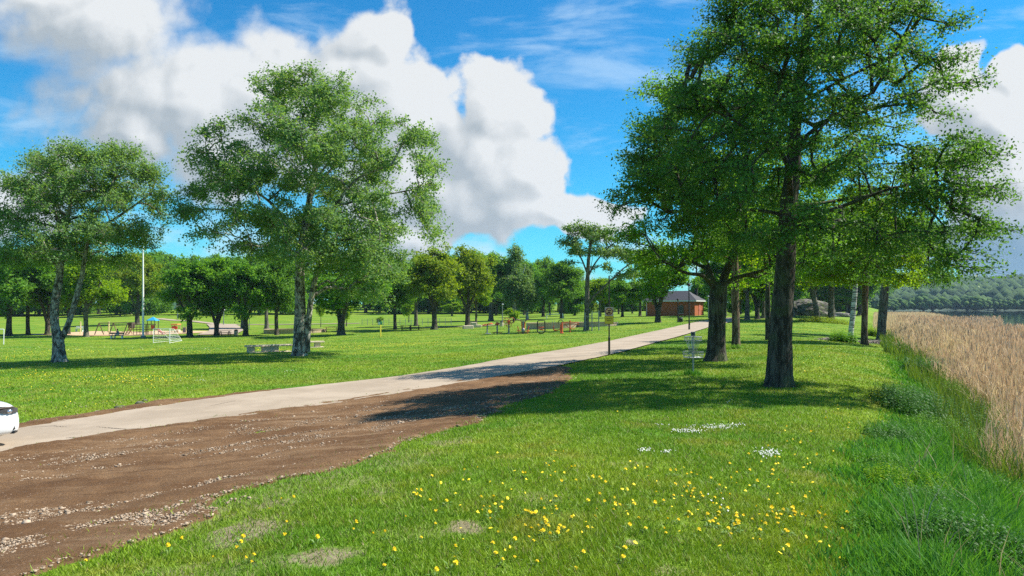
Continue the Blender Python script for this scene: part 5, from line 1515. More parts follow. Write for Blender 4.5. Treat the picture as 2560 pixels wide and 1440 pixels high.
for (x0, z0_), (x1, z1_) in zip(P_, P_[1:]): mb.add([(x0, -.35, z0_), (x1, -.35, z1_), (x1, .35, z1_), (x0, .35, z0_), (x0, -.35, z0_ + .22), (x1, -.35, z1_ + .22), (x1, .35, z1_ + .22), (x0, .35, z0_ + .22)], [(0, 1, 2, 3), (0, 4, 5, 1), (3, 2, 6, 7)])
part('slide', mb, mat('pink_slide', (.62, .22, .19), .5), ps, None)
c = hit(440, 832); k = kpx(c); ph = root('playhouse', 'small red playhouse with an orange canopy beside the lindens', 'playhouse', c)
for dx in (-7, 7):
    for dy in (-.5, .5): part('post', MB().tube([(dx * k, dy, 0), (dx * k, dy, 20 * k)], .05, 5), wood_pale, ph)
mb = MB(); mb.box((0, 0, 21 * k), (17 * k, 1.4, 3 * k), bev=.05); part('canopy', mb, mat('orange_canopy', (.60, .26, .06), .6), ph)
mb = MB(); mb.ball((0, -.55, 13 * k), (8 * k, .08, 4.6 * k), 14, 8); part('front_panel', mb, red_paint, ph)
mb = MB(); mb.box((6 * k, -.4, 4 * k), (12 * k, .8, 8 * k), bev=.1); part('step', mb, concrete, ph)
c = hit(461, 833); k = kpx(c); pp = root('activity_board', 'upright grey play panel in a pale frame next to the playhouse', 'play panel', c)
mb = MB(); mb.box((0, 0, 8 * k), (6 * k, .06, 13 * k)); part('board', mb, mat('slate_panel', (.16, .16, .22), .6), pp)
mb = MB(); mb.box((-3.6 * k, 0, 8.5 * k), (1.2 * k, .1, 17 * k)); mb.box((3.6 * k, 0, 8.5 * k), (1.2 * k, .1, 17 * k)); part('frame', mb, wood_pale, pp)
for px, py, t_, lb in ((201, 836, 806, 'pale yellow pole by the white bench left of the swings'), (272, 834, 806, 'pale yellow pole between the swing frames')):
    c = hit(px, py); k = kpx(c); h_ = (py - t_) * k
    mb = MB(); mb.tube([(0, 0, -.05), (0, 0, h_)], .09, 8); mb.lathe((0, 0, h_), [(.09, 0), (.12, .02), (.12, .08), (.02, .12)], 10)
    single('play_pole', lb, 'pole', mb, pale_yellow, c)

# --- bench with a seated person
c = hit(292, 846); k = kpx(c)
pb = root('park_bench', 'low bench with white legs in front of the swings', 'bench', c, .1)
mb = MB(); mb.box((-.08, 0, .43), (1.9, .42, .06), bev=.015); part('seat', mb, mat('brown_seat', (.16, .07, .045), .7), pb)
mb = MB(); mb.box((-.08, .24, .72), (1.9, .05, .22), bev=.015); part('backrest', mb, mat('brown_seat', (.16, .07, .045), .7), pb)
for x in (-.72, .72):
    mb = MB(); mb.box((x, 0, .19), (.14, .40, .42), bev=.02); mb.box((x, .24, .55), (.08, .05, .4)); part('leg', mb, white_paint, pb)
def skin_body(name, joints, edges, radii, mats, region, parent):
    me = bpy.data.meshes.new(name); me.from_pydata(joints, edges, []); o = link(name, me)
    m1 = o.modifiers.new('skin', 'SKIN'); m1.use_smooth_shade = True
    for i, v in enumerate(me.skin_vertices[0].data): v.radius = (radii[i], radii[i]); v.use_root = (i == 0)
    s_ = o.modifiers.new('sub', 'SUBSURF'); s_.levels = 2; s_.render_levels = 2
    dg = bpy.context.evaluated_depsgraph_get(); nm = bpy.data.meshes.new_from_object(o.evaluated_get(dg)); nm.name = name
    o.modifiers.clear(); o.data = nm
    nm.materials.clear()
    for m in mats: nm.materials.append(m)
    for p in nm.polygons: p.material_index = region(p.center)
    o.parent = parent; return o
pr_ = root('person', 'person in a grey-blue top and pale trousers sitting on the low bench, leaning forward', 'person', np.array(c) + [.12, 0, .46], .1)
J = [(.12,0,.07),(.10,0,.24),(.04,0,.42),(.0,0,.55),(-.04,0,.64),(-.06,0,.72),(-.075,0,.79),
     (.0,.17,.50),(-.10,.20,.30),(-.30,.12,.20),(-.37,.10,.19),(.0,-.17,.50),(-.10,-.21,.30),(-.30,-.13,.20),(-.37,-.11,.19),
     (.10,.10,.06),(-.34,.13,.10),(-.36,.13,-.33),(-.48,.13,-.42),(.10,-.10,.06),(-.32,-.14,.10),(-.40,-.14,-.33),(-.52,-.14,-.42)]
E = [(0,1),(1,2),(2,3),(3,4),(4,5),(5,6),(3,7),(7,8),(8,9),(9,10),(3,11),(11,12),(12,13),(13,14),(0,15),(15,16),(16,17),(17,18),(0,19),(19,20),(20,21),(21,22)]
RD = [.13,.13,.14,.09,.055,.09,.075,.065,.05,.04,.038,.065,.05,.04,.038,.095,.07,.052,.045,.095,.07,.052,.045]
skin_m = mat('skin', (.42, .25, .18), .6); top_m = mat('grey_blue_top', (.17, .21, .27), .85); trs = mat('pale_trousers', (.55, .52, .47), .85); shoe = mat('white_shoe', (.7, .7, .7), .6)
skin_body('body', J, E, RD, [skin_m, top_m, trs, shoe], lambda q: 0 if (q.z > .61 or q.x < -.31 and q.z > .15) else (1 if q.z > .15 and q.x > -.31 else (3 if q.z < -.36 else 2)), pr_)
mb = MB(); mb.ball((-.045, 0, .78), (.105, .10, .11), 12, 8); part('hair', mb, mat('dark_hair', (.02, .015, .012), .7), pr_, 60)

# --- small things on the lawn
c = hit(951, 842); k = kpx(c); gs = root('field_sign', 'green and white sign on a bright yellow pole', 'sign', c, .1)
part('pole', MB().tube([(0, 0, -.05), (0, 0, 32 * k)], .085, 8), yellow, gs)
mb = MB(); mb.box((0, -.1, 34 * k), (10 * k, .03, 8 * k), bev=.01); pl = part('sign_board', mb, mat('sign_green', (.02, .30, .10), .5), gs)
mb = MB(); mb.box((-2.6 * k, -.119, 33.4 * k), (4 * k, .008, 5.6 * k)); mb.box((2.4 * k, -.119, 34.6 * k), (1.6 * k, .008, 2 * k)); part('white_field', mb, white_paint, pl)

def picnic_table(px, py, L, yaw, m, m2, label):
    c = hit(px, py); r = root('picnic_table', label, 'picnic table', c, yaw, 'picnic tables')
    mb = MB(); [mb.box((0, y, .73), (L, .14, .045)) for y in (-.3, -.15, 0, .15, .3)]; part('tabletop', mb, m, r)
    for s in (-1, 1):
        mb = MB(); [mb.box((0, s * (.70 + d), .44), (L, .13, .045)) for d in (-.07, .07)]; part('seat', mb, m, r)
        mb = MB()
        for t_ in (-1, 1): mb.tube([(s * L * .36, t_ * .66, 0), (s * L * .36, t_ * .22, .71)], .05, 6)
        mb.box((s * L * .36, 0, .40), (.05, 1.6, .09)); part('leg_frame', mb, m2, r)
    return r
picnic_table(562, 839.5, 1.7, .1, wood_dark, black, 'dark picnic table on the gravel behind the second linden')
picnic_table(829, 830, 2.2, .2, wood_yellow, wood_dark, 'yellowish wooden picnic table left of the vase-shaped tree')
picnic_table(1016, 825.5, 1.9, .05, wood_dark, black, 'left one of two dark picnic tables under the dark tree')
picnic_table(1036, 825, 1.9, .05, wood_dark, black, 'right one of two dark picnic tables under the dark tree')
picnic_table(771, 834, 1.4, .6, wood_dark, black, 'dark table half hidden behind the two-stemmed pale tree')
def bin_(px, py, h, label, m):
    c = hit(px, py); r = root('litter_bin', label, 'litter bin', c, 0, 'litter bins')
    mb = MB(); mb.lathe((0, 0, 0), [(.26, -.03), (.29, .05), (.29, h * .86), (.25, h * .88), (.25, h * .80)], 14); part('body', mb, m, r)
    mb = MB(); mb.lathe((0, 0, h * .9), [(.30, 0), (.31, .03), (.22, .12), (.05, .16)], 14); part('lid', mb, dark_metal, r)
bin_(590, 838, .78, 'pale litter bin with dark lid beside the third linden', concrete)
bin_(1254, 816, .75, 'pale litter bin behind the orange exercise machines', concrete)
bin_(1702, 805, .55, 'dark litter bin at the foot of the lamp post by the brick house', dark_metal)
c = hit(199, 829); wbn = root('park_bench', 'small white bench at the far edge of the sand', 'bench', c, 0)
mb = MB(); mb.box((0, 0, .5), (1.5, .45, .08)); part('seat', mb, white_paint, wbn)
mb = MB(); mb.box((0, .25, .8), (1.5, .06, .25)); part('backrest', mb, white_paint, wbn)
for x in (-.55, .55): part('leg', MB().box((x, 0, .22), (.12, .4, .46)), white_paint, wbn)

# round low walls of upright boards
def board_mat():
    m = bpy.data.materials.new('upright_boards'); t = NT(m)
    sp = t.n('ShaderNodeSeparateXYZ', ins={0: t.obj()}); an = t.math('ARCTAN2', sp.outputs[1], sp.outputs[0])
    fr = t.math('FRACT', t.math('MULTIPLY', an, 14.0)); gap = t.ramp(t.math('ABSOLUTE', t.math('SUBTRACT', fr, .5)), .40, .48)
    col = t.mix(t.noise(t.obj(), 1.5, 4), (.40, .29, .19), (.56, .43, .30)); col = t.mix(t.math('MULTIPLY', gap, .7), col, (.10, .07, .045))
    t.out(t.bsdf(col, .85, 0, t.bump(t.math('SUBTRACT', 1.0, gap), .6, .02), .2)); return m
bm_ = board_mat()
def ring_wall(pxl, pxr, py, top, label, squash=.8, cap=True):
    c = hit((pxl + pxr) / 2, py); k = kpx(c); Rr = (pxr - pxl) / 2 * k; c = c + np.array([0, Rr * squash, 0]); c[2] = gz(c[0], c[1]) ; c[2] = min(c[2], gz(c[0], c[1] - Rr * squash))
    h_ = (py - top) * k
    r = root('low_wall', label, 'low wall', c, 0, 'round low walls')
    def rg(r0, r1, z0, z1):
        mb = MB(); n = 56; V = []
        for i in range(n):
            a = 2 * PI * i / n
            for (q, z) in ((r0, z0), (r1, z0), (r1, z1), (r0, z1)): V.append((q * math.cos(a), q * squash * math.sin(a), z))
        F = []
        for i in range(n):
            j = (i + 1) % n
            for s in range(4): F.append((i * 4 + s, i * 4 + (s + 1) % 4, j * 4 + (s + 1) % 4, j * 4 + s))
        return mb.add(V, F)
    part('boards', rg(Rr - .12, Rr, -.6, h_), bm_, r)
    part('coping', rg(Rr - .25, Rr + .05, h_ + .003, h_ + .09), wood_pale, r)
    return r
ring_wall(641, 797, 834.5, 826, 'round low wall of pale boards behind the middle lindens')
ring_wall(1317, 1452, 822, 810, 'round low wall of pale boards behind the exercise machines')
ring_wall(1440, 1552, 817, 808, 'round low wall of pale boards behind the sign post')

def block(name, label, cat, px, py, d, yaw, m, group=None):
    mb = MB(); mb.box((0, 0, d[2] / 2 - .03), d, bev=.05); return single(name, label, cat, mb, m, hit(px, py), yaw, group)
block('stone_block', 'low pale stone seat left of the yellow-green tree trunks', 'stone seat', 1170, 822, (1.6, .8, .55), .3, concrete, 'stone seats')
block('stone_block', 'taller pale stone seat against the yellow-green tree trunks', 'stone seat', 1184, 819, (.9, .7, .9), .2, concrete, 'stone seats')
block('stone_block', 'small pale stone seat furthest right under the yellow-green trees', 'stone seat', 1197, 818.5, (.8, .6, .45), .1, concrete, 'stone seats')

# --- lamp posts
def lamp(px, py, top, label, m, r_=.06, hood=.25):
    c = hit(px, py); k = kpx(c); h_ = (py - top) * k; o = root('lamp_post', label, 'lamp post', c, 0, 'lamp posts')
    part('pole', MB().tube([(0, 0, -.1), (0, 0, h_ * .28), (0, 0, h_)], [r_ * 1.5, r_, r_ * .8], 8), m, o)
    mb = MB(); mb.lathe((0, 0, h_), [(.05, 0), (hood * .7, .06), (hood, .18), (hood * .8, .26), (.04, .32)], 12); part('lamp_head', mb, galv if m is not dark_metal else m, o)
    mb = MB(); mb.box((0, -r_ * 1.6, .7), (r_ * 2.2, r_ * .8, .35), bev=.01); part('hatch', mb, m, o)
lamp(444, 796, 768, 'slim grey lamp post on the slope behind the playground', grey_metal, .11, .4)
lamp(559, 813, 777, 'slim grey lamp post between the first and second lindens', grey_metal, .08, .35)
lamp(623, 822, 798, 'thin pole beside the third linden', grey_metal, .06, .1)
lamp(1256, 815, 764, 'grey lamp post behind the orange exercise machines', grey_metal, .075, .2)
lamp(1723, 826, 716, 'dark lamp post on the path edge in front of the brick house', dark_metal, .065, .22)
lamp(1695, 806, 752, 'dark lamp post beside the dark litter bin', dark_metal, .08, .2)
lamp(1771, 795, 744, 'pale lamp post at the right end of the brick house', galv, .07, .25)
lamp(1868, 796, 762, 'pale lamp post seen behind the largest trunk', galv, .08, .25)

# --- orange outdoor exercise machines
def machine(px, py, label):
    c = hit(px, py); k = kpx(c)
    return root('exercise_machine', label, 'exercise machine', c, 0, 'orange outdoor exercise machines'), k
g1, k = machine(1218, 834.5, 'exercise post with wavy orange hand bars, furthest left of the machines')
part('post', MB().tube([(0, 0, -.05), (0, 0, 22 * k)], .08, 8), grey_metal, g1)
mb = MB(); mb.tube([((-11 + 24 * s / 40) * k, .15 * math.sin(s * 1.26), (21 + 5 * s / 40 + 1.6 * math.sin(s * 1.1)) * k) for s in range(41)], .05, 6); part('hand_bar', mb, orange, g1)
mb = MB(); mb.box((2 * k, 0, .02), (14 * k, .9, .08), bev=.02); part('base_plate', mb, grey_metal, g1)
g2, k = machine(1243, 835, 'exercise post with a knobbed orange head and foot pedals')
part('post', MB().tube([(0, 0, -.05), (0, 0, 28 * k)], .085, 8), grey_metal, g2)
mb = MB(); mb.ball((0, -.05, 26 * k), (.16, .12, .2)); mb.tube([(-3.5 * k, 0, 24 * k), (3.5 * k, 0, 26 * k)], .06, 6); mb.ball((-3.5 * k, 0, 24 * k), .1); mb.ball((3.8 * k, 0, 26 * k), .12); part('hand_grip', mb, orange, g2)
for s in (-1, 1):
    mb = MB(); mb.tube([(0, 0, .25), (s * 6 * k, -.2, .15), (s * 11 * k, -.2, .12)], .05, 6); mb.box((s * 9 * k, -.2, .16), (.32, .2, .06)); part('pedal', mb, orange, g2)
g3, k = machine(1272, 835, 'exercise post with three orange hand wheels')
part('post', MB().tube([(0, 0, -.05), (0, 0, 34 * k)], .095, 8), grey_metal, g3)
mb = MB(); mb.box((0, 0, 29 * k), (.2, .2, .5), bev=.03); part('hub', mb, orange, g3)
for (dx, dz) in ((-6, 33), (7.5, 34), (0, 24)):
    mb = MB(); mb.ring((dx * k, -.16, dz * k), 7 * k, .028, 24, 6, 'Y')
    for a in range(4): w = PI / 2 * a + .4; mb.tube([(dx * k, -.16, dz * k), (dx * k + 7 * k * math.cos(w), -.16, dz * k + 7 * k * math.sin(w))], .02, 4)
    mb.tube([(dx * k, -.16, dz * k), (0, 0, 29 * k)], .035, 5); part('wheel', mb, orange, g3)
g4, k = machine(1308, 834.5, 'twin-seat orange press machine with arms spread in a V')
for s in (-1, 1):
    part('column', MB().tube([(s * 1.3 * k, 0, -.05), (s * 2.4 * k, 0, 14 * k), (s * 3.5 * k, 0, 29 * k)], .085, 8), orange, g4)
    part('arm', MB().tube([(s * 3 * k, -.05, 29 * k), (s * 8 * k, -.25, 34 * k), (s * 18 * k, -.35, 36.5 * k)], .055, 6), mat('brown_metal', (.16, .09, .055), .5), g4)
    mb = MB(); mb.box((s * 10 * k, -.1, 8 * k), (.40, .40, .07), bev=.02); st_ = part('seat', mb, red_paint, g4)
    mb = MB(); mb.box((s * 13 * k, -.1, 14 * k), (.08, .38, .50), bev=.02, ry=s * .25); part('backrest', mb, red_paint, st_)
    mb = MB(); mb.tube([(s * 1.5 * k, -.1, 2.5 * k), (s * 11 * k, -.1, 2.5 * k), (s * 11 * k, -.1, 8 * k)], .05, 6); mb.tube([(s * 11 * k, -.1, 0), (s * 11 * k, -.1, 3 * k)], .05, 6); mb.tube([(s * 6 * k, -.5, 7 * k), (s * 17 * k, -.5, 7 * k)], .035, 5); part('seat_frame', mb, orange, g4)
mb = MB(); mb.tube([(0, 0, -.05), (0, 0, 32 * k)], .11, 10); mb.ball((0, -.1, 8 * k), (.2, .15, .3)); part('centre_post', mb, grey_metal, g4)
g5, k = machine(1353, 834.5, 'dark U-shaped loop frame with orange inside, an exercise machine')
mb = MB(); P_ = [(-9 * k, 0, 31 * k), (-9.6 * k, 0, 10 * k)] + [(-9.6 * k * math.cos(a), 0, 10 * k - 9.4 * k * math.sin(a)) for a in np.linspace(.2, PI - .2, 12)] + [(9.6 * k, 0, 10 * k), (9 * k, 0, 31 * k)]
mb.tube(P_, .06, 6); mb.tube([(-9 * k, 0, 31 * k), (-7 * k, 0, 33 * k), (8 * k, 0, 33.5 * k), (9 * k, 0, 31 * k)], .04, 6); part('loop_frame', mb, dark_metal, g5)
mb = MB(); mb.tube([(-8 * k, -.1, 17 * k), (7 * k, -.1, 16 * k)], .05, 6); mb.tube([(-6 * k, -.1, 12 * k), (6 * k, -.1, 9 * k)], .06, 6); mb.box((-2 * k, -.2, 12 * k), (.4, .3, .07)); part('rocker', mb, orange, g5)
mb = MB(); mb.box((0, 0, 5 * k), (10 * k, .35, .08), bev=.02); part('foot_plate', mb, grey_metal, g5)
g6, k = machine(1405, 834, 'exercise machine with a red post, seat and tall wheel arch')
part('post', MB().tube([(0, 0, -.05), (0, 0, 29 * k)], .10, 8), orange, g6)
part('post', MB().tube([(-3 * k, .2, -.05), (-3 * k, .2, 22 * k)], .07, 8), orange, g6)
part('wheel_arch', MB().ring((-3 * k, 0, 28 * k), 6 * k, .04, 20, 6, 'Y', (0, PI * 1.2)), dark_metal, g6)
mb = MB(); mb.tube([(-22 * k, 0, 12 * k), (-18 * k, 0, 7 * k), (-6 * k, 0, 10 * k), (0, 0, 16 * k)], .055, 6); part('lever', mb, orange, g6)
mb = MB(); mb.box((-17 * k, 0, 9 * k), (.42, .36, .08), bev=.02); mb.box((-21 * k, 0, 14 * k), (.07, .34, .45), bev=.02); part('seat', mb, red_paint, g6)
for dx in (-24, -18): part('handle', MB().tube([(dx * k, 0, 14 * k), (dx * k, 0, 33 * k)], .022, 5), grey_metal, g6)
mb = MB(); mb.box((0, 0, .04), (9 * k, .5, .1), bev=.02); part('base_plate', mb, orange, g6)
g7, k = machine(1425, 831, 'exercise post with long orange push bars, furthest right of the machines')
part('post', MB().tube([(0, 0, -.05), (0, 0, 30 * k)], .075, 8), orange, g7)
for z in (22, 26):
    part('push_bar', MB().tube([(-17 * k, -.2, (z - 1) * k), (0, 0, z * k), (22 * k, -.2, (z - 1.5) * k)], .04, 6), orange, g7)
mb = MB(); mb.tube([(-14 * k, -.1, 21 * k), (0, 0, 9 * k), (16 * k, -.1, 21 * k)], .035, 5); mb.tube([(0, 0, 8 * k), (12 * k, -.1, 9 * k)], .045, 5); part('brace', mb, orange, g7)
c = hit(1480, 827.5); k = kpx(c); pu = root('pull_up_frame', 'pull-up frame of three slim grey posts in front of the slender tree', 'pull-up frame', c)
for dx, hh in ((-17, 46), (0, 49), (17, 50)): part('post', MB().tube([(dx * k, 0, -.05), (dx * k, 0, hh * k)], .06, 8), grey_metal, pu)
for a, b, z in ((-17, 0, 37), (0, 17, 46)): part('bar', MB().tube([(a * k, 0, z * k), (b * k, 0, z * k)], .03, 6), galv, pu)

# --- wire fence on the far lawn
A_, B_ = hit(905, 813), hit(1128, 812)
c = (A_ + B_) / 2; fe = root('wire_fence', 'low dark wire fence across the far lawn behind the green sign', 'fence', c)
nP = 16
for i in range(nP + 1):
    p = A_ + (B_ - A_) * i / nP; p[2] = gz(p[0], p[1]); part('post', MB().tube([vec(p - c) - vec((0, 0, .05)), vec(p - c) + vec((0, 0, 1.25))], .05, 5), grey_metal, fe)
mb = MB(); L_ = [vec((A_ + (B_ - A_) * i / nP)[:2].tolist() + [gz(*(A_ + (B_ - A_) * i / nP)[:2])]) - vec(c) for i in range(nP + 1)]
for z in (.15, .4, .65, .9, 1.2): mb.tube([q + vec((0, 0, z)) for q in L_], .014, 4)
part('wires', mb, grey_metal, fe)

# --- brick house
C0 = hit(1737, 789.5); u_ = np.array([-7.7, 5.0]) / 9.18; v_ = np.array([.545, .839])
Lh, Wh, eh, rh = 9.4, 4.9, 2.75, 1.75
ho = root('brick_house', 'small red brick house with a dark hipped roof at the end of the path', 'house', C0, math.atan2(u_[1], u_[0]))
# local: +x along the front towards its far end, -y away from the camera side (front is y=0, house lies at y<0)
bmat = bpy.data.materials.new('red_brick'); t = NT(bmat)
br = t.n('ShaderNodeTexBrick', ins={'Color1': (.36, .095, .040, 1), 'Color2': (.46, .135, .055, 1), 'Mortar': (.30, .16, .10, 1), 'Scale': 4.0, 'Mortar Size': .012})
sp = t.n('ShaderNodeSeparateXYZ', ins={0: t.obj()}); t.set(br.inputs['Vector'], t.n('ShaderNodeCombineXYZ', ins={0: t.math('ADD', sp.outputs[0], sp.outputs[1]), 1: sp.outputs[2]}).outputs[0])
t.out(t.bsdf(t.mix(t.math('MULTIPLY', t.noise(t.obj(), 1.2, 4), .5), br.outputs[0], (.30, .09, .04)), .9, 0, None, .2))
mb = MB(); mb.box((Lh / 2, -Wh / 2, eh / 2 - .2), (Lh, Wh, eh + .4)); part('wall', mb, bmat, ho, None)
ov = .45; z0 = eh + .06; hip = 2.1
mb = MB(); mb.add([(-ov, ov, z0), (Lh + ov, ov, z0), (Lh + ov, -Wh - ov, z0), (-ov, -Wh - ov, z0), (hip, -Wh / 2, z0 + rh), (Lh - hip, -Wh / 2, z0 + rh), (-ov, ov, z0 - .05), (Lh + ov, ov, z0 - .05), (Lh + ov, -Wh - ov, z0 - .05), (-ov, -Wh - ov, z0 - .05)],
    [(0, 1, 5, 4), (1, 2, 5), (2, 3, 4, 5), (3, 0, 4), (0, 6, 7, 1), (1, 7, 8, 2), (2, 8, 9, 3), (3, 9, 6, 0), (9, 8, 7, 6)])
roof_ = part('roof', mb, mat('slate', (.042, .042, .052), .75, var=.35, sc=7, bump=.5), ho, None)
mb = MB(); fz = z0 - .14
mb.box((Lh / 2, ov - .05, fz), (Lh + 2 * ov, .10, .18)); mb.box((Lh / 2, -Wh - ov + .05, fz), (Lh + 2 * ov, .10, .18)); mb.box((-ov + .05, -Wh / 2, fz), (.10, Wh + 2 * ov - .2, .18)); mb.box((Lh + ov - .05, -Wh / 2, fz), (.10, Wh + 2 * ov - .2, .18))
part('fascia', mb, white_paint, roof_)
mb = MB(); mb.box((1.0, -Wh * .75, z0 + 1.35), (.5, .5, 1.5), bev=.02); mb.box((1.0, -Wh * .75, z0 + 2.13), (.6, .6, .12)); part('chimney', mb, black, roof_)
for xw in (2.55, 6.9):
    mb = MB(); n_ = 10; W2 = .42; zb, zt = .45, 1.75
    pts_ = [(-W2, zb), (W2, zb), (W2, zt)] + [(W2 * math.cos(a), zt + .18 * math.sin(a)) for a in np.linspace(0, PI, n_)[1:-1]] + [(-W2, zt)]
    mb.add([(xw + x, .012, z) for x, z in pts_], [tuple(range(len(pts_)))]); wn = part('window', mb, mat('window_glass', (.02, .025, .03), .15, spec=.6), ho, None)
    mb = MB(); mb.box((xw, .04, zb - .05), (1.0, .12, .08)); part('sill', mb, concrete, wn)
    mb = MB(); mb.box((xw, .025, (zb + zt) / 2), (.05, .03, zt - zb)); mb.box((xw, .025, 1.2), (.84, .026, .05)); mb.box((xw - W2 - .03, .025, (zb + zt) / 2), (.06, .05, zt - zb)); mb.box((xw + W2 + .03, .025, (zb + zt) / 2), (.06, .05, zt - zb)); part('frame', mb, dark_metal, wn)
mb = MB(); mb.box((-.03, -Wh * .52, 1.02), (.08, 1.0, 2.1)); dr_ = part('door', mb, mat('red_door', (.42, .12, .08), .6, var=.3, sc=3), ho)
mb = MB(); mb.box((-.09, -Wh * .52 + .38, 1.0), (.06, .04, .16)); part('handle', mb, galv, dr_)
mb = MB(); mb.tube([(Lh - .25, .10, 0), (Lh - .25, .10, eh - .2)], .05, 6); part('downpipe', mb, white_paint, ho)

# --- pinkish building in the trees on the left
c = hit(455, 774); k = kpx(c); pbd = root('brick_building', 'pinkish brick building half hidden in the trees behind the lindens', 'building', c, .12)
Lb, Hb = 82 * k, 4.2
mb = MB(); mb.box((0, 4, Hb / 2 - .5), (Lb, 8, Hb + 1)); part('wall', mb, mat('pink_brick', (.46, .24, .17), .9, var=.2, sc=1.5), pbd, None)
mb = MB(); mb.prism([(-Lb / 2 - .5, Hb + .01), (Lb / 2 + .5, Hb + .01), (Lb / 2 - 2, Hb + 2.4), (-Lb / 2 + 2, Hb + 2.4)], -.5, 8.5); part('roof', mb, mat('dull_tile', (.12, .07, .055), .85), pbd, None)
for x in (-.36, -.12, .12, .36):
    mb = MB(); mb.box((Lb * x, -.02, 2.2), (1.1, .08, 1.5)); part('window', mb, mat('window_glass', (.02, .025, .03), .15, spec=.6), pbd)
mb = MB(); mb.box((-Lb * .24, -.02, 1.2), (1.6, .08, 2.4)); part('door', mb, white_paint, pbd)

# --- rock outcrop and brush piles
def rock(px, py, rx, ry, rz, label, seed, m, name='rock'):
    c = hit(px, py); bm = bmesh.new(); bmesh.ops.create_icosphere(bm, subdivisions=4, radius=1)
    P_ = np.array([v.co[:] for v in bm.verts]); d = .25 * (fbm(P_[:, 0] + seed, P_[:, 2] + P_[:, 1], .7, 4, seed) - .5) * 2 + .3 * (np.abs(vnoise(P_[:, 0] * 1.3 + P_[:, 2], P_[:, 1] + seed, .5, seed) - .5))
    P_ = P_ * (1 + d)[:, None] * [rx, ry, rz]
    for v, p in zip(bm.verts, P_): v.co = p
    me = bpy.data.meshes.new(name); bm.to_mesh(me); bm.free(); me.materials.append(m)
    o = link(name, me); o.location = (c[0], c[1], c[2] + rz * .15); return tag(o, label, 'rock')
rk = bark_mat('rock_face', (.075, .070, .060), (.24, .22, .19), .9, bump=1.0, moss=.9, stretch=(1, 1, 2.5))
rock(2018, 789, 4.2, 3.0, 2.3, 'broad mossy rock outcrop behind the pale leaning trunk', 3, rk, 'rock_outcrop')
rock(2056, 786, 2.0, 2.0, 2.4, 'blocky grey rock just left of the pale upright trunk', 5, rk, 'rock_outcrop')
rock(2100, 792, 3.4, 2.0, 1.1, 'low grassy rock right of the pale upright trunk', 7, rk, 'rock_outcrop')
for px, py, s, lb in ((349, 1010, .12, 'larger of two loose stones at the upper path edge'), (362, 1003, .08, 'smaller of two loose stones at the upper path edge'), (300, 1018, .16, 'flat grey stone lying at the path edge left of the two loose stones')):
    rock(px, py, s, s * .8, s * (.6 if s < .15 else .25), lb, int(px), rk, 'stone')
def brush(px, py, rx, ry, h_, n, label, seed):
    rng = np.random.default_rng(seed); c = hit(px, py)
    r = root('brush_pile', label, 'brush pile', c, 0, 'brush piles')
    mb = MB()
    for _ in range(n):
        q = math.sqrt(rng.uniform()); w = rng.uniform(0, 6.283); x, y = rx * q * math.cos(w), ry * q * math.sin(w); z = h_ * (1 - q * q) * rng.uniform(.2, 1) + .03 + gz(c[0] + x, c[1] + y) - c[2]
        L = rng.uniform(.3, 1.0); a = rng.normal(0, .6) + (0 if rng.uniform() < .7 else 1.5); d = vec((math.cos(a), math.sin(a), rng.normal(0, .14))) * L * .5
        p = vec((x, y, z)); mb.tube([p - d, p + vec((0, 0, rng.normal(0, .04))), p + d], [.022, .018, .008], 4, False)
    part('branches', mb, mat('dead_branch', (.26, .22, .18), .9, var=.35, sc=3), r, None)
    mb = MB(); V = []; F = []; nr_, ns = 6, 20
    for i in range(nr_):
        for j in range(ns):
            q = i / (nr_ - 1); a = 2 * PI * j / ns; x, y = rx * q * math.cos(a), ry * q * math.sin(a); V.append((x, y, h_ * .7 * (1 - q * q) + gz(c[0] + x, c[1] + y) - c[2] - .02 + rng.normal(0, .02)))
    for i in range(nr_ - 1):
        for j in range(ns): F.append((i * ns + j, i * ns + (j + 1) % ns, (i + 1) * ns + (j + 1) % ns, (i + 1) * ns + j))
    mb.add(V, F); part('litter', mb, mat('leaf_litter', (.11, .085, .06), .95, var=.4, sc=8, bump=.8), r)
brush(2212, 862, 1.3, .9, .28, 420, 'near brush pile of grey branches at the foot of the pinkish brown trunk', 1)
brush(2110, 853, 1.7, .7, .16, 300, 'flatter brush pile of grey branches left of the pinkish brown trunk', 2)

# --- white car entering at the left edge
d_ = (UPW + LOW)[120] - (UPW + LOW)[60]; yaw = math.atan2(d_[1], d_[0])
nose = hit(25, 1119)
cy, sy = math.cos(yaw), math.sin(yaw)
half, Lc = .90, 4.7
# the near front corner of the bumper stands at `nose`
cx0 = nose[:2] - np.array([cy, sy]) * (Lc / 2 - .22) - np.array([-sy, cy]) * (-half + .16)
cz0 = gz(cx0[0], cx0[1]) + .03
pitch = math.atan2(gz(cx0[0] + cy * 1.4, cx0[1] + sy * 1.4) - gz(cx0[0] - cy * 1.4, cx0[1] - sy * 1.4), 2.8)
ca = root('parked_car', 'front end of a white car on the path at the left edge of the photo', 'car', (cx0[0], cx0[1], cz0), yaw)
ca.rotation_euler = (0, -pitch, yaw)
paint = mat('white_car_paint', (.80, .82, .82), .25, var=.02, coat=1.0)
gl = mat('car_glass', (.012, .014, .016), .06, spec=.8); bl = mat('car_black', (.010, .010, .011), .45)
ST = [(-2.35,.40,.60,.95,.62),(-2.28,.28,.74,1.02,.74),(-2.0,.22,.86,1.06,.80),(-1.2,.20,.90,1.02,.84),(0,.20,.90,.98,.84),(1.0,.20,.90,1.03,.82),(1.5,.20,.89,1.01,.80),(1.85,.20,.88,.98,.77),(2.1,.21,.84,.94,.71),(2.25,.23,.77,.87,.63),(2.33,.26,.67,.78,.54),(2.37,.32,.55,.66,.42)]
V = []; F = []; nc = 18
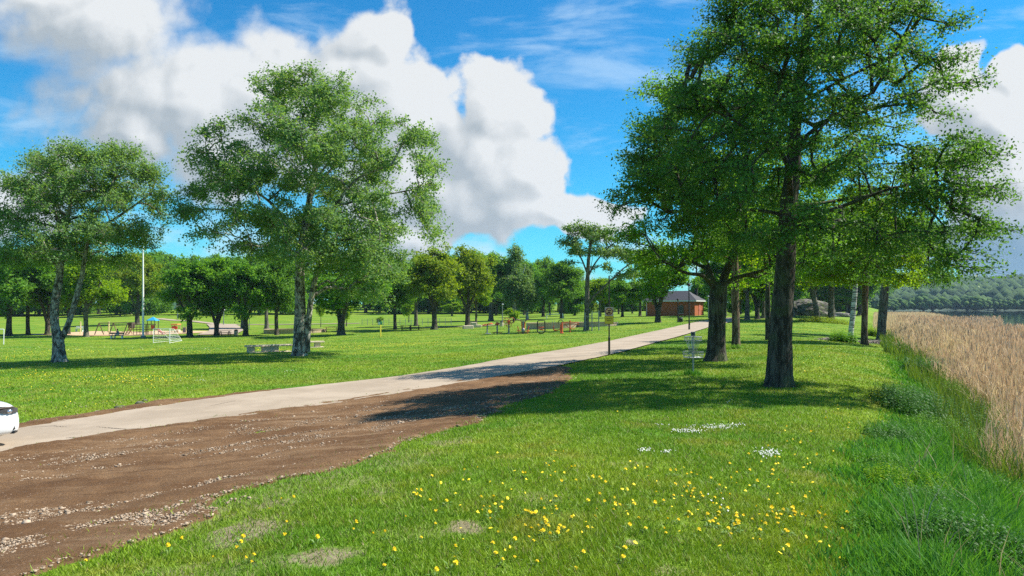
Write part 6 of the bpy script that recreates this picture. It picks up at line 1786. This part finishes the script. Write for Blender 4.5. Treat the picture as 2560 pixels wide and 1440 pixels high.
for (x, zb, wd, zt, wt_) in ST:
    for j in range(nc):
        a = 2 * PI * j / nc; ca_, sa_ = math.cos(a), math.sin(a); e_ = .42
        yy_ = math.copysign(abs(ca_) ** e_, ca_); zz_ = math.copysign(abs(sa_) ** e_, sa_)
        wz = wd + (wt_ - wd) * max(0, zz_) ** 2
        V.append((x, yy_ * wz, (zb + zt) / 2 + zz_ * (zt - zb) / 2))
for i in range(len(ST) - 1):
    for j in range(nc): F.append((i * nc + j, i * nc + (j + 1) % nc, (i + 1) * nc + (j + 1) % nc, (i + 1) * nc + j))
F.append(tuple(range(nc))); F.append(tuple((len(ST) - 1) * nc + j for j in range(nc)))
body = part('body', MB().add(V, F), paint, ca, 50)
m_ = body.modifiers.new('sub', 'SUBSURF'); m_.levels = 1; m_.render_levels = 2
cab = [(-2.15, 1.00, .70), (-1.55, 1.42, .58), (-.5, 1.50, .58), (.35, 1.44, .56), (1.25, .96, .70)]
V = []; F = []
for (x, z, w_) in cab: V += [(x, -w_, z), (x, w_, z), (x, -.82, .93), (x, .82, .93)]
for i in range(4):
    a = i * 4; b = a + 4; F += [(a, a + 1, b + 1, b), (a + 2, a, b, b + 2), (a + 1, a + 3, b + 3, b + 1)]
F += [(0, 2, 3, 1), (16, 17, 19, 18)]
part('cabin_glass', MB().add(V, F), gl, ca, 20)
mb = MB(); mb.box((-.6, 0, 1.49), (1.9, 1.06, .05), bev=.02); part('roof_panel', mb, paint, ca)
for s in (-1, 1):
    # headlight: a dark lens wrapped round the front corner
    mb = MB(); xs = [1.72, 1.95, 2.13, 2.25]; ys = [.872, .85, .795, .71]; zt = [.875, .865, .835, .79]; zb_ = [.80, .725, .70, .70]
    V = []; F = []
    for x, y, a, b in zip(xs, ys, zt, zb_): V += [(x + .012, s * (y + .012), a), (x + .012, s * (y + .014), b), (x - .05, s * (y - .05), a), (x - .05, s * (y - .05), b)]
    for i in range(3): a = i * 4; b = a + 4; F += [(a, b, b + 1, a + 1), (a, a + 2, b + 2, b), (a + 1, b + 1, b + 3, a + 3)]
    F += [(0, 1, 3, 2), (12, 14, 15, 13)]
    hl = part('headlight', MB().add(V, F), mat('headlight_lens', (.05, .055, .06), .08, spec=.9), ca, 40)
    mb = MB(); mb.ball((2.06, s * .835, .75), (.055, .03, .04)); mb.box((2.0, s * .855, .84), (.30, .02, .018), rz=-s * .30); part('lamp_unit', mb, mat('chrome', (.75, .76, .78), .15, .9), hl)
    # side intake and lower slot of the bumper
    mb = MB(); mb.add([(2.19, s * .775, .50), (2.27, s * .70, .52), (2.29, s * .68, .40), (2.17, s * .80, .36), (2.14, s * .72, .50), (2.2, s * .66, .52), (2.2, s * .64, .40), (2.12, s * .74, .36)], [(0, 1, 2, 3), (0, 4, 5, 1), (1, 5, 6, 2), (2, 6, 7, 3), (3, 7, 4, 0)]); part('air_intake', mb, bl, ca, None)
    mb = MB(); mb.add([(2.19, s * .785, .335), (2.31, s * .64, .345), (2.30, s * .65, .29), (2.18, s * .79, .28), (2.1, s * .7, .335), (2.2, s * .6, .345), (2.2, s * .6, .29), (2.1, s * .7, .28)], [(0, 1, 2, 3), (0, 4, 5, 1), (1, 5, 6, 2), (2, 6, 7, 3), (3, 7, 4, 0)]); part('bumper_slot', mb, bl, ca, None)
    for x in (-1.38, 1.42):
        mb = MB(); prof = [(.16, -.10), (.30, -.11), (.335, -.07), (.335, .07), (.30, .11), (.16, .10)]
        V = []; F = []
        for (r_, y) in prof:
            for j in range(24): w = 2 * PI * j / 24; V.append((x + r_ * math.cos(w), s * .80 + y, .335 + r_ * math.sin(w)))
        for i in range(5):
            for j in range(24): F.append((i * 24 + j, i * 24 + (j + 1) % 24, (i + 1) * 24 + (j + 1) % 24, (i + 1) * 24 + j))
        wl = part('wheel', MB().add(V, F), mat('tyre', (.015, .015, .016), .85), ca)
        mb = MB(); mb.ring((x, s * .88, .335), .20, .02, 24, 6, 'Y')
        for q in range(5): w = 2 * PI * q / 5; mb.tube([(x, s * .88, .335), (x + .2 * math.cos(w), s * .88, .335 + .2 * math.sin(w))], .03, 5)
        part('rim', mb, galv, wl)
mb = MB(); mb.box((2.36, 0, .60), (.05, .8, .17), bev=.02); part('grille', mb, bl, ca)
# ---------------------------------------------------------------- camera
cam = bpy.data.cameras.new('camera'); cam.sensor_width = 36; cam.lens = 36 * FP / 2560; cam.clip_end = 9000; cam.clip_start = .05
co = link('camera', cam); co.location = (0, 0, CZ); co.rotation_euler = (PI / 2 + PITCH, 0, 0)
SC.camera = co
SC.view_settings.view_transform = 'Standard'; SC.view_settings.look = 'None'; SC.view_settings.exposure = .92; SC.view_settings.gamma = 1
SC.cycles.max_bounces = 8; SC.cycles.transparent_max_bounces = 4; SC.cycles.diffuse_bounces = 4; SC.cycles.glossy_bounces = 2; SC.cycles.transmission_bounces = 4
SC.cycles.use_adaptive_sampling = True; SC.cycles.adaptive_threshold = .008
SC.cycles.use_denoising = False
